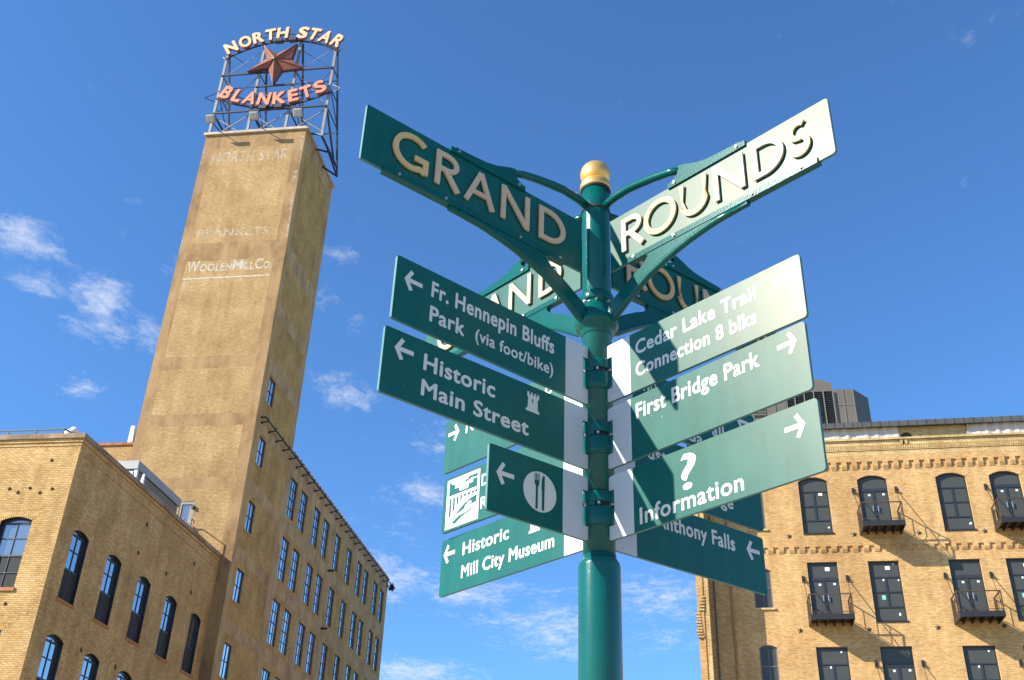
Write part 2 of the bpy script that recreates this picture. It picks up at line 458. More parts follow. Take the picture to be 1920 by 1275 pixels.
# ------------------------------------------------------------------ mesh helpers
class MB:
    def __init__(self, *mats):
        self.v, self.f, self.mi, self.sm, self.mats = [], [], [], [], list(mats)

    def face(self, pts, mi=0, smooth=False):
        i = len(self.v)
        self.v.extend(Vector(p) for p in pts)
        self.f.append(tuple(range(i, i + len(pts))))
        self.mi.append(mi)
        self.sm.append(smooth)

    def mesh8(self, c, mi=0):
        """c: eight corners, bottom ring then top ring"""
        i = len(self.v)
        self.v.extend(Vector(p) for p in c)
        for q in ((0, 3, 2, 1), (4, 5, 6, 7), (0, 1, 5, 4), (1, 2, 6, 5), (2, 3, 7, 6), (3, 0, 4, 7)):
            self.f.append(tuple(i + k for k in q))
            self.mi.append(mi)
            self.sm.append(False)

    def box(self, x0, x1, y0, y1, z0, z1, mi=0):
        self.mesh8([(x0, y0, z0), (x1, y0, z0), (x1, y1, z0), (x0, y1, z0), (x0, y0, z1), (x1, y0, z1), (x1, y1, z1), (x0, y1, z1)], mi)

    def prism(self, poly, a, b, fn, mi=0, mi_side=None, smooth_side=False):
        """poly of 2-D points, extruded from a to b; fn(p, q, d) gives the 3-D point"""
        n = len(poly)
        i = len(self.v)
        for d in (a, b):
            self.v.extend(Vector(fn(p[0], p[1], d)) for p in poly)
        self.f.append(tuple(i + k for k in range(n)))
        self.f.append(tuple(i + n + k for k in reversed(range(n))))
        self.mi += [mi, mi]
        self.sm += [False, False]
        ms = mi if mi_side is None else mi_side
        for k in range(n):
            l = (k + 1) % n
            self.f.append((i + k, i + n + k, i + n + l, i + l))
            self.mi.append(ms)
            self.sm.append(smooth_side)

    def bar(self, a, b, w, h=None, mi=0, up=(0, 0, 1)):
        """square bar from a to b"""
        a, b = Vector(a), Vector(b)
        h = w if h is None else h
        d = (b - a).normalized()
        up = Vector(up)
        if abs(d.dot(up)) > 0.98:
            up = Vector((0, 1, 0))
        s = d.cross(up).normalized() * (w / 2)
        t = s.cross(d).normalized() * (h / 2)
        self.mesh8([a - s - t, a + s - t, a + s + t, a - s + t, b - s - t, b + s - t, b + s + t, b - s + t], mi)

    def tube(self, pts, r, seg=12, mi=0, caps=True):
        pts = [Vector(p) for p in pts]
        rs = r if isinstance(r, (list, tuple)) else [r] * len(pts)
        i0 = len(self.v)
        ref = Vector((0, 0, 1))
        for k, p in enumerate(pts):
            d = (pts[min(k + 1, len(pts) - 1)] - pts[max(k - 1, 0)]).normalized()
            if abs(d.dot(ref)) > 0.97:
                ref = Vector((1, 0, 0)) if abs(d.x) < 0.9 else Vector((0, 1, 0))
            s = d.cross(ref).normalized()
            t = s.cross(d).normalized()
            for j in range(seg):
                a = 2 * math.pi * j / seg
                self.v.append(p + (s * math.cos(a) + t * math.sin(a)) * rs[k])
        for k in range(len(pts) - 1):
            for j in range(seg):
                l = (j + 1) % seg
                self.f.append((i0 + k * seg + j, i0 + k * seg + l, i0 + (k + 1) * seg + l, i0 + (k + 1) * seg + j))
                self.mi.append(mi)
                self.sm.append(True)
        if caps:
            self.f.append(tuple(i0 + j for j in reversed(range(seg))))
            self.f.append(tuple(i0 + (len(pts) - 1) * seg + j for j in range(seg)))
            self.mi += [mi, mi]
            self.sm += [False, False]

    def lathe(self, prof, seg=48, mi=0, c=(0, 0)):
        """prof: list of (r, z) ; a doubled point keeps a hard edge"""
        i0 = len(self.v)
        for r, z in prof:
            for j in range(seg):
                a = 2 * math.pi * j / seg
                self.v.append(Vector((c[0] + r * math.cos(a), c[1] + r * math.sin(a), z)))
        for k in range(len(prof) - 1):
            if (prof[k][0] - prof[k + 1][0]) ** 2 + (prof[k][1] - prof[k + 1][1]) ** 2 < 1e-12:
                continue
            for j in range(seg):
                l = (j + 1) % seg
                self.f.append((i0 + k * seg + j, i0 + k * seg + l, i0 + (k + 1) * seg + l, i0 + (k + 1) * seg + j))
                self.mi.append(mi)
                self.sm.append(True)
        for k, rev in ((0, True), (len(prof) - 1, False)):
            if prof[k][0] > 1e-5:
                r = range(seg)
                self.f.append(tuple(i0 + k * seg + j for j in (reversed(r) if rev else r)))
                self.mi.append(mi)
                self.sm.append(False)

    def data(self, name):
        me = bpy.data.meshes.new(name)
        me.from_pydata([tuple(v) for v in self.v], [], self.f)
        for m in self.mats:
            me.materials.append(m)
        me.polygons.foreach_set('material_index', self.mi)
        me.polygons.foreach_set('use_smooth', self.sm)
        uv = me.uv_layers.new(name='UVMap')
        buf = [0.0] * (2 * len(me.loops))
        for p in me.polygons:
            n = p.normal
            if abs(n.z) > 0.85:
                t = None
            else:
                t = Vector((-n.y, n.x, 0)).normalized()
            for li in p.loop_indices:
                co = me.vertices[me.loops[li].vertex_index].co
                if t is None:
                    buf[2 * li], buf[2 * li + 1] = co.x, co.y
                else:
                    buf[2 * li], buf[2 * li + 1] = co.x * t.x + co.y * t.y, co.z
        uv.data.foreach_set('uv', buf)
        me.update()
        return me

    def build(self, name, parent=None, loc=None, rz=0.0):
        o = bpy.data.objects.new(name, self.data(name))
        COL.objects.link(o)
        if parent is not None:
            o.parent = parent
        if loc is not None:
            o.location = loc
        o.rotation_euler = (0, 0, rz)
        return o


def thing(name, label, cat, loc=(0, 0, 0), rz=0.0, group=None):
    o = bpy.data.objects.new(name, None)
    o.empty_display_size = 0.3
    COL.objects.link(o)
    o.location = loc
    o.rotation_euler = (0, 0, rz)
    tag(o, label, cat, group)
    return o


def tag(o, label, cat, group=None):
    o['label'] = label
    o['category'] = cat
    if group:
        o['group'] = group
    return o


def put(data, name, parent, loc=(0, 0, 0), rz=0.0):
    """another object that shares a mesh"""
    o = bpy.data.objects.new(name, data)
    COL.objects.link(o)
    o.parent = parent
    o.location = loc
    o.rotation_euler = (0, 0, rz)
    return o


_glyphs = {}


def text_data(body, weight=0.0):
    """flat outline of a line of lettering: (vertices, faces, x0, x1)"""
    key = (body, weight)
    if key in _glyphs:
        return _glyphs[key]
    cu_ = bpy.data.curves.new('lettering', 'FONT')
    cu_.body = body
    cu_.size = 1.0
    cu_.offset = weight
    cu_.resolution_u = 4
    cu_.extrude = 0.5
    cu_.space_character = 1.06
    ob = bpy.data.objects.new('lettering', cu_)
    COL.objects.link(ob)
    bpy.context.view_layer.update()
    dg = bpy.context.evaluated_depsgraph_get()
    me = bpy.data.meshes.new_from_object(ob.evaluated_get(dg))
    vs = [v.co.copy() for v in me.vertices]
    fs = [tuple(p.vertices) for p in me.polygons]
    bpy.data.objects.remove(ob)
    bpy.data.curves.remove(cu_)
    bpy.data.meshes.remove(me)
    res = (vs, fs, min(v.x for v in vs), max(v.x for v in vs), max(v.y for v in vs))
    _glyphs[key] = res
    return res


CAP = {}


def cap_height(weight):
    if weight not in CAP:
        vs = text_data('H', weight)[0]
        CAP[weight] = (min(v.y for v in vs), max(v.y for v in vs))
    return CAP[weight]


def add_text(mb, body, x0, x1, base, cap, fn, d0, d1, weight=0.022, mi=0, mi_side=None, off=0.0):
    """lettering between x0 and x1 on a face; fn(p, q, d) maps to 3-D"""
    # boldness: the outline is laid eight times round a small circle, each a hair higher than the last
    vs, fs, a, b, _ = text_data(body, off)
    lo, hi = cap_height(off)
    shifts = [(weight * math.cos(R(45 * k)), weight * math.sin(R(45 * k))) for k in range(8)] if weight else [(0.0, 0.0)]
    for n_, (sx, sy) in enumerate(shifts):
        i = len(mb.v)
        for v in vs:
            p = x0 + (v.x + sx - a + weight) / (b - a + 2 * weight) * (x1 - x0)
            q = (v.y + sy - lo + weight) / (hi - lo + 2 * weight) * cap + base
            mb.v.append(Vector(fn(p, q, d0 + (v.z + 0.5) * (d1 - d0) * (1 + 0.02 * n_))))
        for f in fs:
            mb.f.append(tuple(i + k for k in f))
            zs = [vs[k].z for k in f]
            mb.mi.append(mi if (mi_side is None or max(zs) - min(zs) < 1e-4) else mi_side)
            mb.sm.append(False)


def arch_z(u, c, w, rise, ztop):
    """height of a segmental arch whose crown is at ztop"""
    rad = (w * w / 4 + rise * rise) / (2 * rise)
    return ztop - rad + math.sqrt(max(rad * rad - (u - c) ** 2, 0))


def wall_grid(mb, u0, u1, z0, z1, P, holes=(), depth=0.25, cuts_u=(), cuts_z=(), mat=lambda u, z: 0, reveal=0):
    """a wall sheet with openings; holes are (u0, u1, z0, z1, rise)"""
    us = sorted(set([u0, u1] + [u for u in cuts_u if u0 < u < u1] + [x for h in holes for x in h[:2] if u0 < x < u1]))
    zs = sorted(set([z0, z1] + [z for z in cuts_z if z0 < z < z1] + [x for h in holes for x in h[2:4] if z0 < x < z1]))
    for a, b in zip(us, us[1:]):
        for c, d in zip(zs, zs[1:]):
            um, zm = (a + b) / 2, (c + d) / 2
            if any(h[0] < um < h[1] and h[2] < zm < h[3] for h in holes):
                continue
            mb.face([P(a, c, 0), P(b, c, 0), P(b, d, 0), P(a, d, 0)], mat(um, zm))
    for h in holes:
        a, b, c, d, rise = h
        c0, d0 = max(c, z0), d
        spring = d0 - rise
        mb.face([P(a, c0, 0), P(a, c0, depth), P(a, spring, depth), P(a, spring, 0)], reveal)
        mb.face([P(b, c0, 0), P(b, spring, 0), P(b, spring, depth), P(b, c0, depth)], reveal)
        mb.face([P(a, c0, 0), P(b, c0, 0), P(b, c0, depth), P(a, c0, depth)], reveal)
        if rise < 1e-4:
            mb.face([P(a, d0, 0), P(a, d0, depth), P(b, d0, depth), P(b, d0, 0)], reveal)
        else:
            n = 10
            cc, w = (a + b) / 2, b - a
            for k in range(n):
                ua, ub = a + w * k / n, a + w * (k + 1) / n
                za, zb = arch_z(ua, cc, w, rise, d0), arch_z(ub, cc, w, rise, d0)
                mb.face([P(ua, za, 0), P(ub, zb, 0), P(ub, d0, 0), P(ua, d0, 0)] if k not in (0,) else [P(ua, za, 0), P(ub, zb, 0), P(ub, d0, 0), P(ua, d0, 0)], mat(cc, d0 + 0.05))
                mb.face([P(ua, za, 0), P(ua, za, depth), P(ub, zb, depth), P(ub, zb, 0)], reveal)


def window_data(w, h, d0, cols=(), rows=(), fw=0.06, mw=0.03, rise=0.0, heavy=(), mat='frame_dark', depth=0.06, thick_col=None):
    """frame and glazing bars of one window, origin at its lower outer corner (x along the wall, y inward)"""
    mb = MB(M[mat])
    zt = h - rise
    mb.box(0, fw, d0, d0 + depth, 0, zt)
    mb.box(w - fw, w, d0, d0 + depth, 0, zt)
    mb.box(fw, w - fw, d0, d0 + depth, 0, fw)
    if rise < 1e-4:
        mb.box(fw, w - fw, d0, d0 + depth, h - fw, h)
    else:
        n = 10
        for k in range(n):
            ua, ub = w * k / n, w * (k + 1) / n
            za, zb = arch_z(ua, w / 2, w, rise, h), arch_z(ub, w / 2, w, rise, h)
            mb.mesh8([(ua, d0, za - fw), (ub, d0, zb - fw), (ub, d0 + depth, zb - fw), (ua, d0 + depth, za - fw),
                      (ua, d0, za), (ub, d0, zb), (ub, d0 + depth, zb), (ua, d0 + depth, za)])
    for r in rows:
        hw = mw * 2.2 if r in heavy else mw
        mb.box(fw, w - fw, d0 + 0.002, d0 + depth - 0.004, r - hw / 2, r + hw / 2)
    for c in cols:
        if isinstance(c, tuple):
            x, za, zb, cwid = c
        else:
            x, za, zb, cwid = c, fw, h - fw - (rise * 0.3), mw
        mb.box(x - cwid / 2, x + cwid / 2, d0 + 0.006, d0 + depth - 0.006, za, zb)
    return mb.data('window')


def pane_data(w, h, d, rise=0.0, mat='mill_glass'):
    mb = MB(M[mat])
    poly = [(0.02, 0.02), (w - 0.02, 0.02)]
    if rise < 1e-4:
        poly += [(w - 0.02, h - 0.02), (0.02, h - 0.02)]
    else:
        n = 12
        poly += [(min(max(w * k / n, 0.02), w - 0.02), arch_z(w * k / n, w / 2, w, rise, h) - 0.02) for k in range(n, -1, -1)]
    mb.prism(poly, d, d + 0.02, lambda p, q, e: (p, e, q))
    return mb.data('pane')


def star_poly(r, k=0.42, rot=90.0):
    return [((r if i % 2 == 0 else r * k) * math.cos(R(rot + 36 * i)), (r if i % 2 == 0 else r * k) * math.sin(R(rot + 36 * i))) for i in range(10)]


def stroke(mb, pts, w, fn, d0, d1, mi=0, mi_side=None):
    """a ribbon of width w along 2-D points, extruded from d0 to d1"""
    pts = [Vector((p[0], p[1])) for p in pts]
    L, Rr = [], []
    n = len(pts)
    for k in range(n):
        a = (pts[k] - pts[k - 1]).normalized() if k > 0 else (pts[1] - pts[0]).normalized()
        b = (pts[k + 1] - pts[k]).normalized() if k < n - 1 else a
        t = (a + b).normalized()
        nr = Vector((-t.y, t.x))
        s = (w / 2) / max(nr.dot(Vector((-a.y, a.x))), 0.4)
        L.append(pts[k] + nr * s)
        Rr.append(pts[k] - nr * s)
    i = len(mb.v)
    for d in (d0, d1):
        for p in L + Rr:
            mb.v.append(Vector(fn(p.x, p.y, d)))
    ms = mi if mi_side is None else mi_side

    def F(ix, m):
        mb.f.append(tuple(i + k for k in ix))
        mb.mi.append(m)
        mb.sm.append(False)
    for k in range(n - 1):
        F((k, k + 1, n + k + 1, n + k), mi)
        F((2 * n + k, 3 * n + k, 3 * n + k + 1, 2 * n + k + 1), mi)
        F((k, 2 * n + k, 2 * n + k + 1, k + 1), ms)
        F((n + k, n + k + 1, 3 * n + k + 1, 3 * n + k), ms)
    F((0, n, 3 * n, 2 * n), ms)
    F((n - 1, 3 * n - 1, 4 * n - 1, 2 * n - 1), ms)


# ------------------------------------------------------------------ setting
g = MB(M['ground'])
g.face([(-700, -700, 0), (700, -700, 0), (700, 700, 0), (-700, 700, 0)])
go = g.build('ground')
go['kind'] = 'structure'

# ------------------------------------------------------------------ fingerpost in the foreground
PD, PAZ = 2.7352, R(5.42)
post = thing('fingerpost', 'green fingerpost with gold ball finial and many direction blades in front of the sky', 'signpost',
             (PD * math.sin(PAZ), PD * math.cos(PAZ), 0))
mb = MB(M['pole_green'])
mb.lathe([(0.057, 0), (0.057, 2.500), (0.057, 2.500), (0.0555, 2.508), (0.047, 2.522), (0.0465, 2.522), (0.0465, 2.530), (0.0445, 2.530)], 64)
mb.lathe([(0.0445, 2.525), (0.0445, 3.690), (0.0445, 3.690), (0.0425, 3.690), (0.0425, 3.696), (0.046, 3.696), (0.046, 3.696), (0.046, 3.786)], 64)
mb.build('pole', post)
mb = MB(M['black'])
mb.lathe([(0.0468, 3.688), (0.0478, 3.692), (0.0468, 3.697)], 48)
mb.build('seal', post)
mb = MB(M['black'])
mb.lathe([(0.0468, 3.775), (0.0505, 3.778), (0.0505, 3.784), (0.0468, 3.786)], 48)
mb.build('seal', post)
mb = MB(M['gold'])
mb.lathe([(0.050, 3.784), (0.0515, 3.786), (0.0505, 3.806), (0.046, 3.815), (0.044, 3.8165)], 64)
zc_, rb = 3.8515, 0.0505
mb.lathe([(max(rb * math.sin(t), 1e-4), zc_ - rb * math.cos(t)) for t in [0.75 + k * (math.pi - 0.75) / 24 for k in range(25)]], 64)
mb.build('ball_finial', post)
# flanged collar that carries the big arms
mb = MB(M['post_green'])
mb.lathe([(0.0447, 3.218), (0.0475, 3.220), (0.0475, 3.232), (0.054, 3.240), (0.0655, 3.252), (0.0685, 3.262), (0.066, 3.274), (0.058, 3.282), (0.0525, 3.290),
          (0.0525, 3.318), (0.051, 3.321), (0.0465, 3.322), (0.0465, 3.336), (0.051, 3.337), (0.0525, 3.340), (0.0525, 3.362), (0.050, 3.367), (0.0447, 3.368)], 64)
fl = mb.build('flanged_collar', post)


def bolt_data(r0=0.0045, h0=0.009, r1=0.0024, h1=0.013):
    b = MB(M['bolt'])
    b.prism([(math.cos(R(60 * j)) * r0, math.sin(R(60 * j)) * r0) for j in range(6)], 0, h0, lambda p, q, e: (p, -e, q))
    if r1:
        b.prism([(math.cos(R(45 * j)) * r1, math.sin(R(45 * j)) * r1) for j in range(8)], h0, h1, lambda p, q, e: (p, -e, q))
    return b.data('bolt')


BOLT = bolt_data()


def bolts(parent, z, r):
    for k in range(8):
        a = R(-90 - 5.4 + 45 * k)
        put(BOLT, 'bolt', parent, (math.cos(a) * (r - 0.006), math.sin(a) * (r - 0.006), z), a + R(90))


bolts(fl, 3.329, 0.050)
for zc_ in (3.075, 2.867, 2.655):
    mb = MB(M['post_green'], M['black'])
    h = 0.050
    mb.lathe([(0.0447, zc_ - h), (0.0475, zc_ - h + 0.001), (0.0505, zc_ - h + 0.006), (0.0522, zc_ - h + 0.016), (0.0522, zc_ + 0.001), (0.0512, zc_ + 0.0045), (0.0450, zc_ + 0.005)], 64)
    mb.lathe([(0.0450, zc_ + 0.0180), (0.0512, zc_ + 0.0185), (0.0522, zc_ + 0.023), (0.0522, zc_ + h - 0.006), (0.0505, zc_ + h - 0.001), (0.0447, zc_ + h)], 64)
    mb.lathe([(0.0452, zc_ + 0.003), (0.0452, zc_ + 0.021)], 64, 1)  # black band painting the deep shade inside the slot
    for k in range(4):
        a_ = R(-90 - 5.4 + 22.5 + 45 + 90 * k)
        d_ = Vector((math.cos(a_), math.sin(a_), 0))
        mb.bar(d_ * 0.046 + Vector((0, 0, zc_ + 0.012)), d_ * 0.0519 + Vector((0, 0, zc_ + 0.012)), 0.020, 0.0130)
    cl = mb.build('clamp_collar', post)
    bolts(cl, zc_ + 0.012, 0.0495)


def arm_frame(yaw, side):
    """local frame of an arm: t runs in reading direction (t = side * distance from the pole), z up, n towards the reader"""
    a = R(yaw)
    ex = Vector((math.cos(a) * side, math.sin(a) * side, 0))
    en = Vector((ex.y, -ex.x, 0))
    return lambda t, z, n: (ex.x * t + en.x * n, ex.y * t + en.y * n, z)


def round_rect(t0, t1, z0, z1, r, left=True, right=True):
    p = []
    for (cx, cz, a0, on) in ((t1 - r, z0 + r, -90, right), (t1 - r, z1 - r, 0, right), (t0 + r, z1 - r, 90, left), (t0 + r, z0 + r, 180, left)):
        if on:
            p += [(cx + r * math.cos(R(a0 + 15 * k)), cz + r * math.sin(R(a0 + 15 * k))) for k in range(7)]
        else:
            p.append((t1 if cx > (t0 + t1) / 2 else t0, z0 if cz < (z0 + z1) / 2 else z1))
    return p


TH = 0.0045          # half thickness of a blade
FACE = (TH + 0.0002, TH + 0.0008)


def arrow(mb, tip, zc, sgn, fn, ln=0.056, w=0.0125):
    """sgn = -1 points towards smaller t"""
    tail = tip - sgn * ln
    stroke(mb, [(tail, zc), (tip - sgn * 0.004, zc)], w, fn, *FACE)
    stroke(mb, [(tip - sgn * 0.021, zc + 0.029), (tip - sgn * 0.004, zc), (tip - sgn * 0.021, zc - 0.029)], 0.0115, fn, FACE[0], FACE[1] + 0.0002)


def blade(label, yaw, side, tip, z0, z1, lines=(), arr=None, extra=None):
    fn = arm_frame(yaw, side)
    s = (lambda a, b: (a, b)) if side > 0 else (lambda a, b: (-b, -a))
    mb = MB(M['blade_green'], M['blade_edge'])
    a, b = s(0.135, tip)
    mb.prism(round_rect(a, b, z0, z1, 0.006 if side < 0 else 0.010, side < 0, side > 0), -TH, TH, fn, 0, 1)
    o = mb.build('sign_blade', post)
    o['label'] = label
    mb = MB(M['strip'], M['blade_edge'])
    a, b = s(0.044, 0.1348)
    # the inner edge is notched round the clamp collar
    zc2 = min((3.075, 2.867, 2.655), key=lambda c_: abs(c_ - (z0 + z1) / 2))
    r_ = 0.008
    nt_ = [(0.1348, z0), (0.1348, z1)] + [(0.044 + r_ - r_ * math.sin(R(15 * k)), z1 - r_ + r_ * math.cos(R(15 * k))) for k in range(7)] \
        + [(0.044, zc2 + 0.0515), (0.064, zc2 + 0.0515), (0.064, zc2 - 0.0515), (0.044, zc2 - 0.0515)] \
        + [(0.044 + r_ - r_ * math.cos(R(15 * k)), z0 + r_ - r_ * math.sin(R(15 * k))) for k in range(7)]
    mb.prism([(t_ if side > 0 else -t_, z_) for t_, z_ in nt_], -TH, TH, fn, 0, 1)
    mb.build('mounting_strip', o)
    for body, x0, x1, base, cap, wgt in lines:
        mb = MB(M['print_white'])
        add_text(mb, body, x0, x1, base, cap, fn, *FACE, weight=wgt)
        mb.build('lettering', o)
    if arr:
        mb = MB(M['print_white'])
        arrow(mb, arr[0], arr[1], arr[2], fn)
        mb.build('arrow', o)
    if extra:
        extra(o, fn)
    return o


def castle(t0, t1, z0, z1):
    w, h = t1 - t0, z1 - z0
    u = lambda x, y: (t0 + w * x, z0 + h * y)
    body = [(0, 0), (1, 0), (1, .13), (.88, .13), (.86, .74), (.97, .74), (.97, 1), (.84, 1), (.84, .86), (.73, .86), (.73, 1), (.60, 1), (.60, .86), (.48, .86), (.48, 1), (.35, 1), (.35, .86), (.22, .86), (.22, 1), (.08, 1), (.08, .74), (.16, .74), (.12, .13), (0, .13)]
    return [u(x, y) for x, y in body]


def hist_extra(o, fn):
    mb = MB(M['print_white'], M['blade_green'])
    mb.prism(castle(-0.276, -0.228, 2.879, 2.938), FACE[0], FACE[1], fn)
    mb.prism([(-0.2545, 2.906), (-0.2505, 2.906), (-0.2505, 2.918), (-0.2525, 2.920), (-0.2545, 2.918)], FACE[1], FACE[1] + 0.0002, fn, 1)
    mb.build('mill_symbol', o)


def knife_extra(o, fn):
    mb = MB(M['print_white'], M['blade_green'])
    c, zc, r = -0.215, 2.6575, 0.0565
    mb.prism([(c + r * math.cos(R(6 * k)), zc + r * math.sin(R(6 * k))) for k in range(60)], FACE[0], FACE[1], fn)
    d = (FACE[1], FACE[1] + 0.0004)
    f = c - 0.011
    stroke(mb, [(f, zc - 0.050), (f, zc + 0.016)], 0.0075, fn, *d, mi=1)
    mb.prism([(f - 0.0085, zc + 0.030), (f - 0.0072, zc + 0.018), (f - 0.003, zc + 0.012), (f + 0.003, zc + 0.012), (f + 0.0072, zc + 0.018), (f + 0.0085, zc + 0.030)], d[0], d[1] + 0.0001, fn, 1)
    for k in (-1, -0.33, 0.33, 1):
        stroke(mb, [(f + 0.0074 * k, zc + 0.029), (f + 0.0068 * k, zc + 0.050)], 0.0026, fn, *d, mi=1)
    k_ = c + 0.011
    mb.prism([(k_ - 0.004, zc - 0.050), (k_ + 0.004, zc - 0.050), (k_ + 0.0045, zc + 0.049), (k_ - 0.001, zc + 0.0485), (k_ - 0.005, zc + 0.040), (k_ - 0.0065, zc + 0.010), (k_ - 0.0045, zc + 0.004)], d[0], d[1], fn, 1)
    mb.build('restaurant_symbol', o)


def museum_extra(o, fn):
    mb = MB(M['print_white'])
    mb.prism(castle(-0.286, -0.238, 2.666, 2.724), FACE[0], FACE[1], fn)
    mb.build('mill_symbol', o)


def bridge_extra(o, fn):
    mb = MB(M['print_white'], M['blade_green'])
    t0, t1, z0, z1 = -0.671, -0.509, 2.768, 2.939
    mb.prism([(t0, z0), (t1, z0), (t1, z1), (t0, z1)], FACE[0], FACE[1], fn)
    W_, H_ = t1 - t0, z1 - z0
    u = lambda x, y: (t0 + W_ * x, z0 + H_ * y)
    d = (FACE[1], FACE[1] + 0.0004)
    g_ = lambda pts: mb.prism([u(*p) for p in pts], d[0], d[1], fn, 1)
    # sky panel around a light skyline
    g_([(.07, .66), (.93, .66), (.93, .84), (.80, .84), (.80, .78), (.66, .78), (.66, .70), (.40, .70), (.36, .78), (.24, .78), (.24, .88), (.14, .88), (.14, .93), (.07, .93)])
    g_([(.52, .86), (.66, .86), (.66, .93), (.93, .93), (.93, .87), (.80, .87), (.80, .89), (.62, .89), (.62, .845), (.52, .845)])
    # piers under the deck
    for k, (x, zb) in enumerate(((.10, .20), (.21, .30), (.32, .40), (.43, .475))):
        g_([(x, zb), (x + .055, zb + .06), (x + .055, .60), (x, .60)])
    for x in (.54, .66, .78, .88):
        g_([(x, .545), (x + .07, .555), (x + .07, .60), (x, .60)])
    # open arch with the river
    arc = [(.10 + .83 * k / 10, .06 + .46 * math.sin(R(90 * k / 10)) ** 0.8) for k in range(11)]
    g_([(.93, .36)] + [(.93, .50)] + list(reversed([(x, y - .03) for x, y in arc[1:10]])) + [(.16, .10), (.34, .24), (.56, .30), (.60, .37), (.70, .385), (.62, .40), (.74, .43), (.80, .38), (.70, .33)])
    g_([(.20, .10), (.42, .20), (.64, .22), (.86, .30), (.74, .22), (.50, .16), (.30, .06)])
    mb.build('bridge_pictogram', o)


TZ = ((2.974, 3.166), (2.771, 2.959), (2.563, 2.748))
W0 = 0.024
blade('dark green blade reading Fr. Hennepin Bluffs Park (via foot/bike), pointing left', 219.9, -1, 0.741, *TZ[0],
      [('Fr. Hennepin Bluffs', -0.625, -0.181, 3.087, 0.049, W0), ('Park', -0.625, -0.508, 3.012, 0.048, W0), ('(via foot/bike)', -0.470, -0.184, 3.017, 0.037, 0.018)], (-0.711, 3.105, -1))
blade('dark green blade reading Historic Main Street with a mill tower symbol', 218.3, -1, 0.742, *TZ[1],
      [('Historic', -0.619, -0.384, 2.876, 0.048, W0), ('Main Street', -0.620, -0.264, 2.803, 0.046, W0)], (-0.707, 2.908, -1), hist_extra)
blade('short dark green blade with a fork and knife in a pale disc', 216.9, -1, 0.387, *TZ[2], [], (-0.359, 2.674, -1), knife_extra)
blade('sunlit green blade reading Cedar Lake Trail Connection 8 blks', 311.0, 1, 0.720, TZ[0][0] + 0.006, TZ[0][1] + 0.003,
      [('Cedar Lake Trail', 0.157, 0.580, 3.094, 0.046, W0), ('Connection 8 blks', 0.156, 0.575, 3.022, 0.045, W0)], (0.687, 3.115, 1))
blade('sunlit green blade reading First Bridge Park', 309.6, 1, 0.721, *TZ[1], [('First Bridge Park', 0.155, 0.579, 2.888, 0.048, W0)], (0.692, 2.915, 1))
blade('sunlit green blade reading Information under a question mark', 310.0, 1, 0.725, *TZ[2],
      [('Information', 0.156, 0.497, 2.580, 0.047, W0 - .006), ('?', 0.304, 0.356, 2.632, 0.098, 0.010)], (0.684, 2.693, 1))
blade('green blade behind with an arrow pointing right, mostly hidden by the Historic Main Street blade', 131.9, -1, 0.702, *TZ[0], [('N', -0.596, -0.556, 3.090, 0.048, W0), ('o', -0.218, -0.185, 3.096, 0.048, W0)], (-0.632, 3.112, 1))
blade('green blade behind with a white bridge and river pictogram', 132.0, -1, 0.689, TZ[1][0] - 0.010, TZ[1][1] - 0.010, [('D', -0.500, -0.466, 2.874, 0.040, W0), ('R', -0.500, -0.468, 2.796, 0.040, W0)], None, bridge_extra)
blade('lowest green blade at the left reading Historic Mill City Museum', 129.9, -1, 0.712, *TZ[2],
      [('Historic', -0.601, -0.377, 2.674, 0.043, W0), ('Mill City Museum', -0.602, -0.175, 2.600, 0.042, W0)], (-0.697, 2.697, -1), museum_extra)
blade('shaded blade at the back right, top of three, seen only through the gaps', 35.0, 1, 0.676, *TZ[0],
      [('ND', 0.180, 0.236, 3.096, 0.046, W0), ('all', 0.470, 0.525, 3.034, 0.046, W0), ('Ga', 0.352, 0.425, 2.985, 0.040, W0)], (0.592, 3.128, -1))
blade('shaded blade at the back right with the end of a hidden name, second of three', 34.2, 1, 0.662, 2.757, 2.951,
      [('ust', 0.186, 0.262, 2.872, 0.046, W0), ('Bridge', 0.378, 0.533, 2.797, 0.042, W0)])
blade('shaded lowest blade at the back right reading St. Anthony Falls', 35.3, 1, 0.668, 2.560, 2.741,
      [('St. Anthony Falls', 0.135, 0.538, 2.668, 0.047, W0)], (0.591, 2.688, -1))


# the four big arms: GRAND and ROUNDS
def ell(cx, cz, rx, rz, a0, a1, n=28):
    return [(cx + rx * math.cos(R(a0 + (a1 - a0) * k / n)), cz + rz * math.sin(R(a0 + (a1 - a0) * k / n))) for k in range(n + 1)]


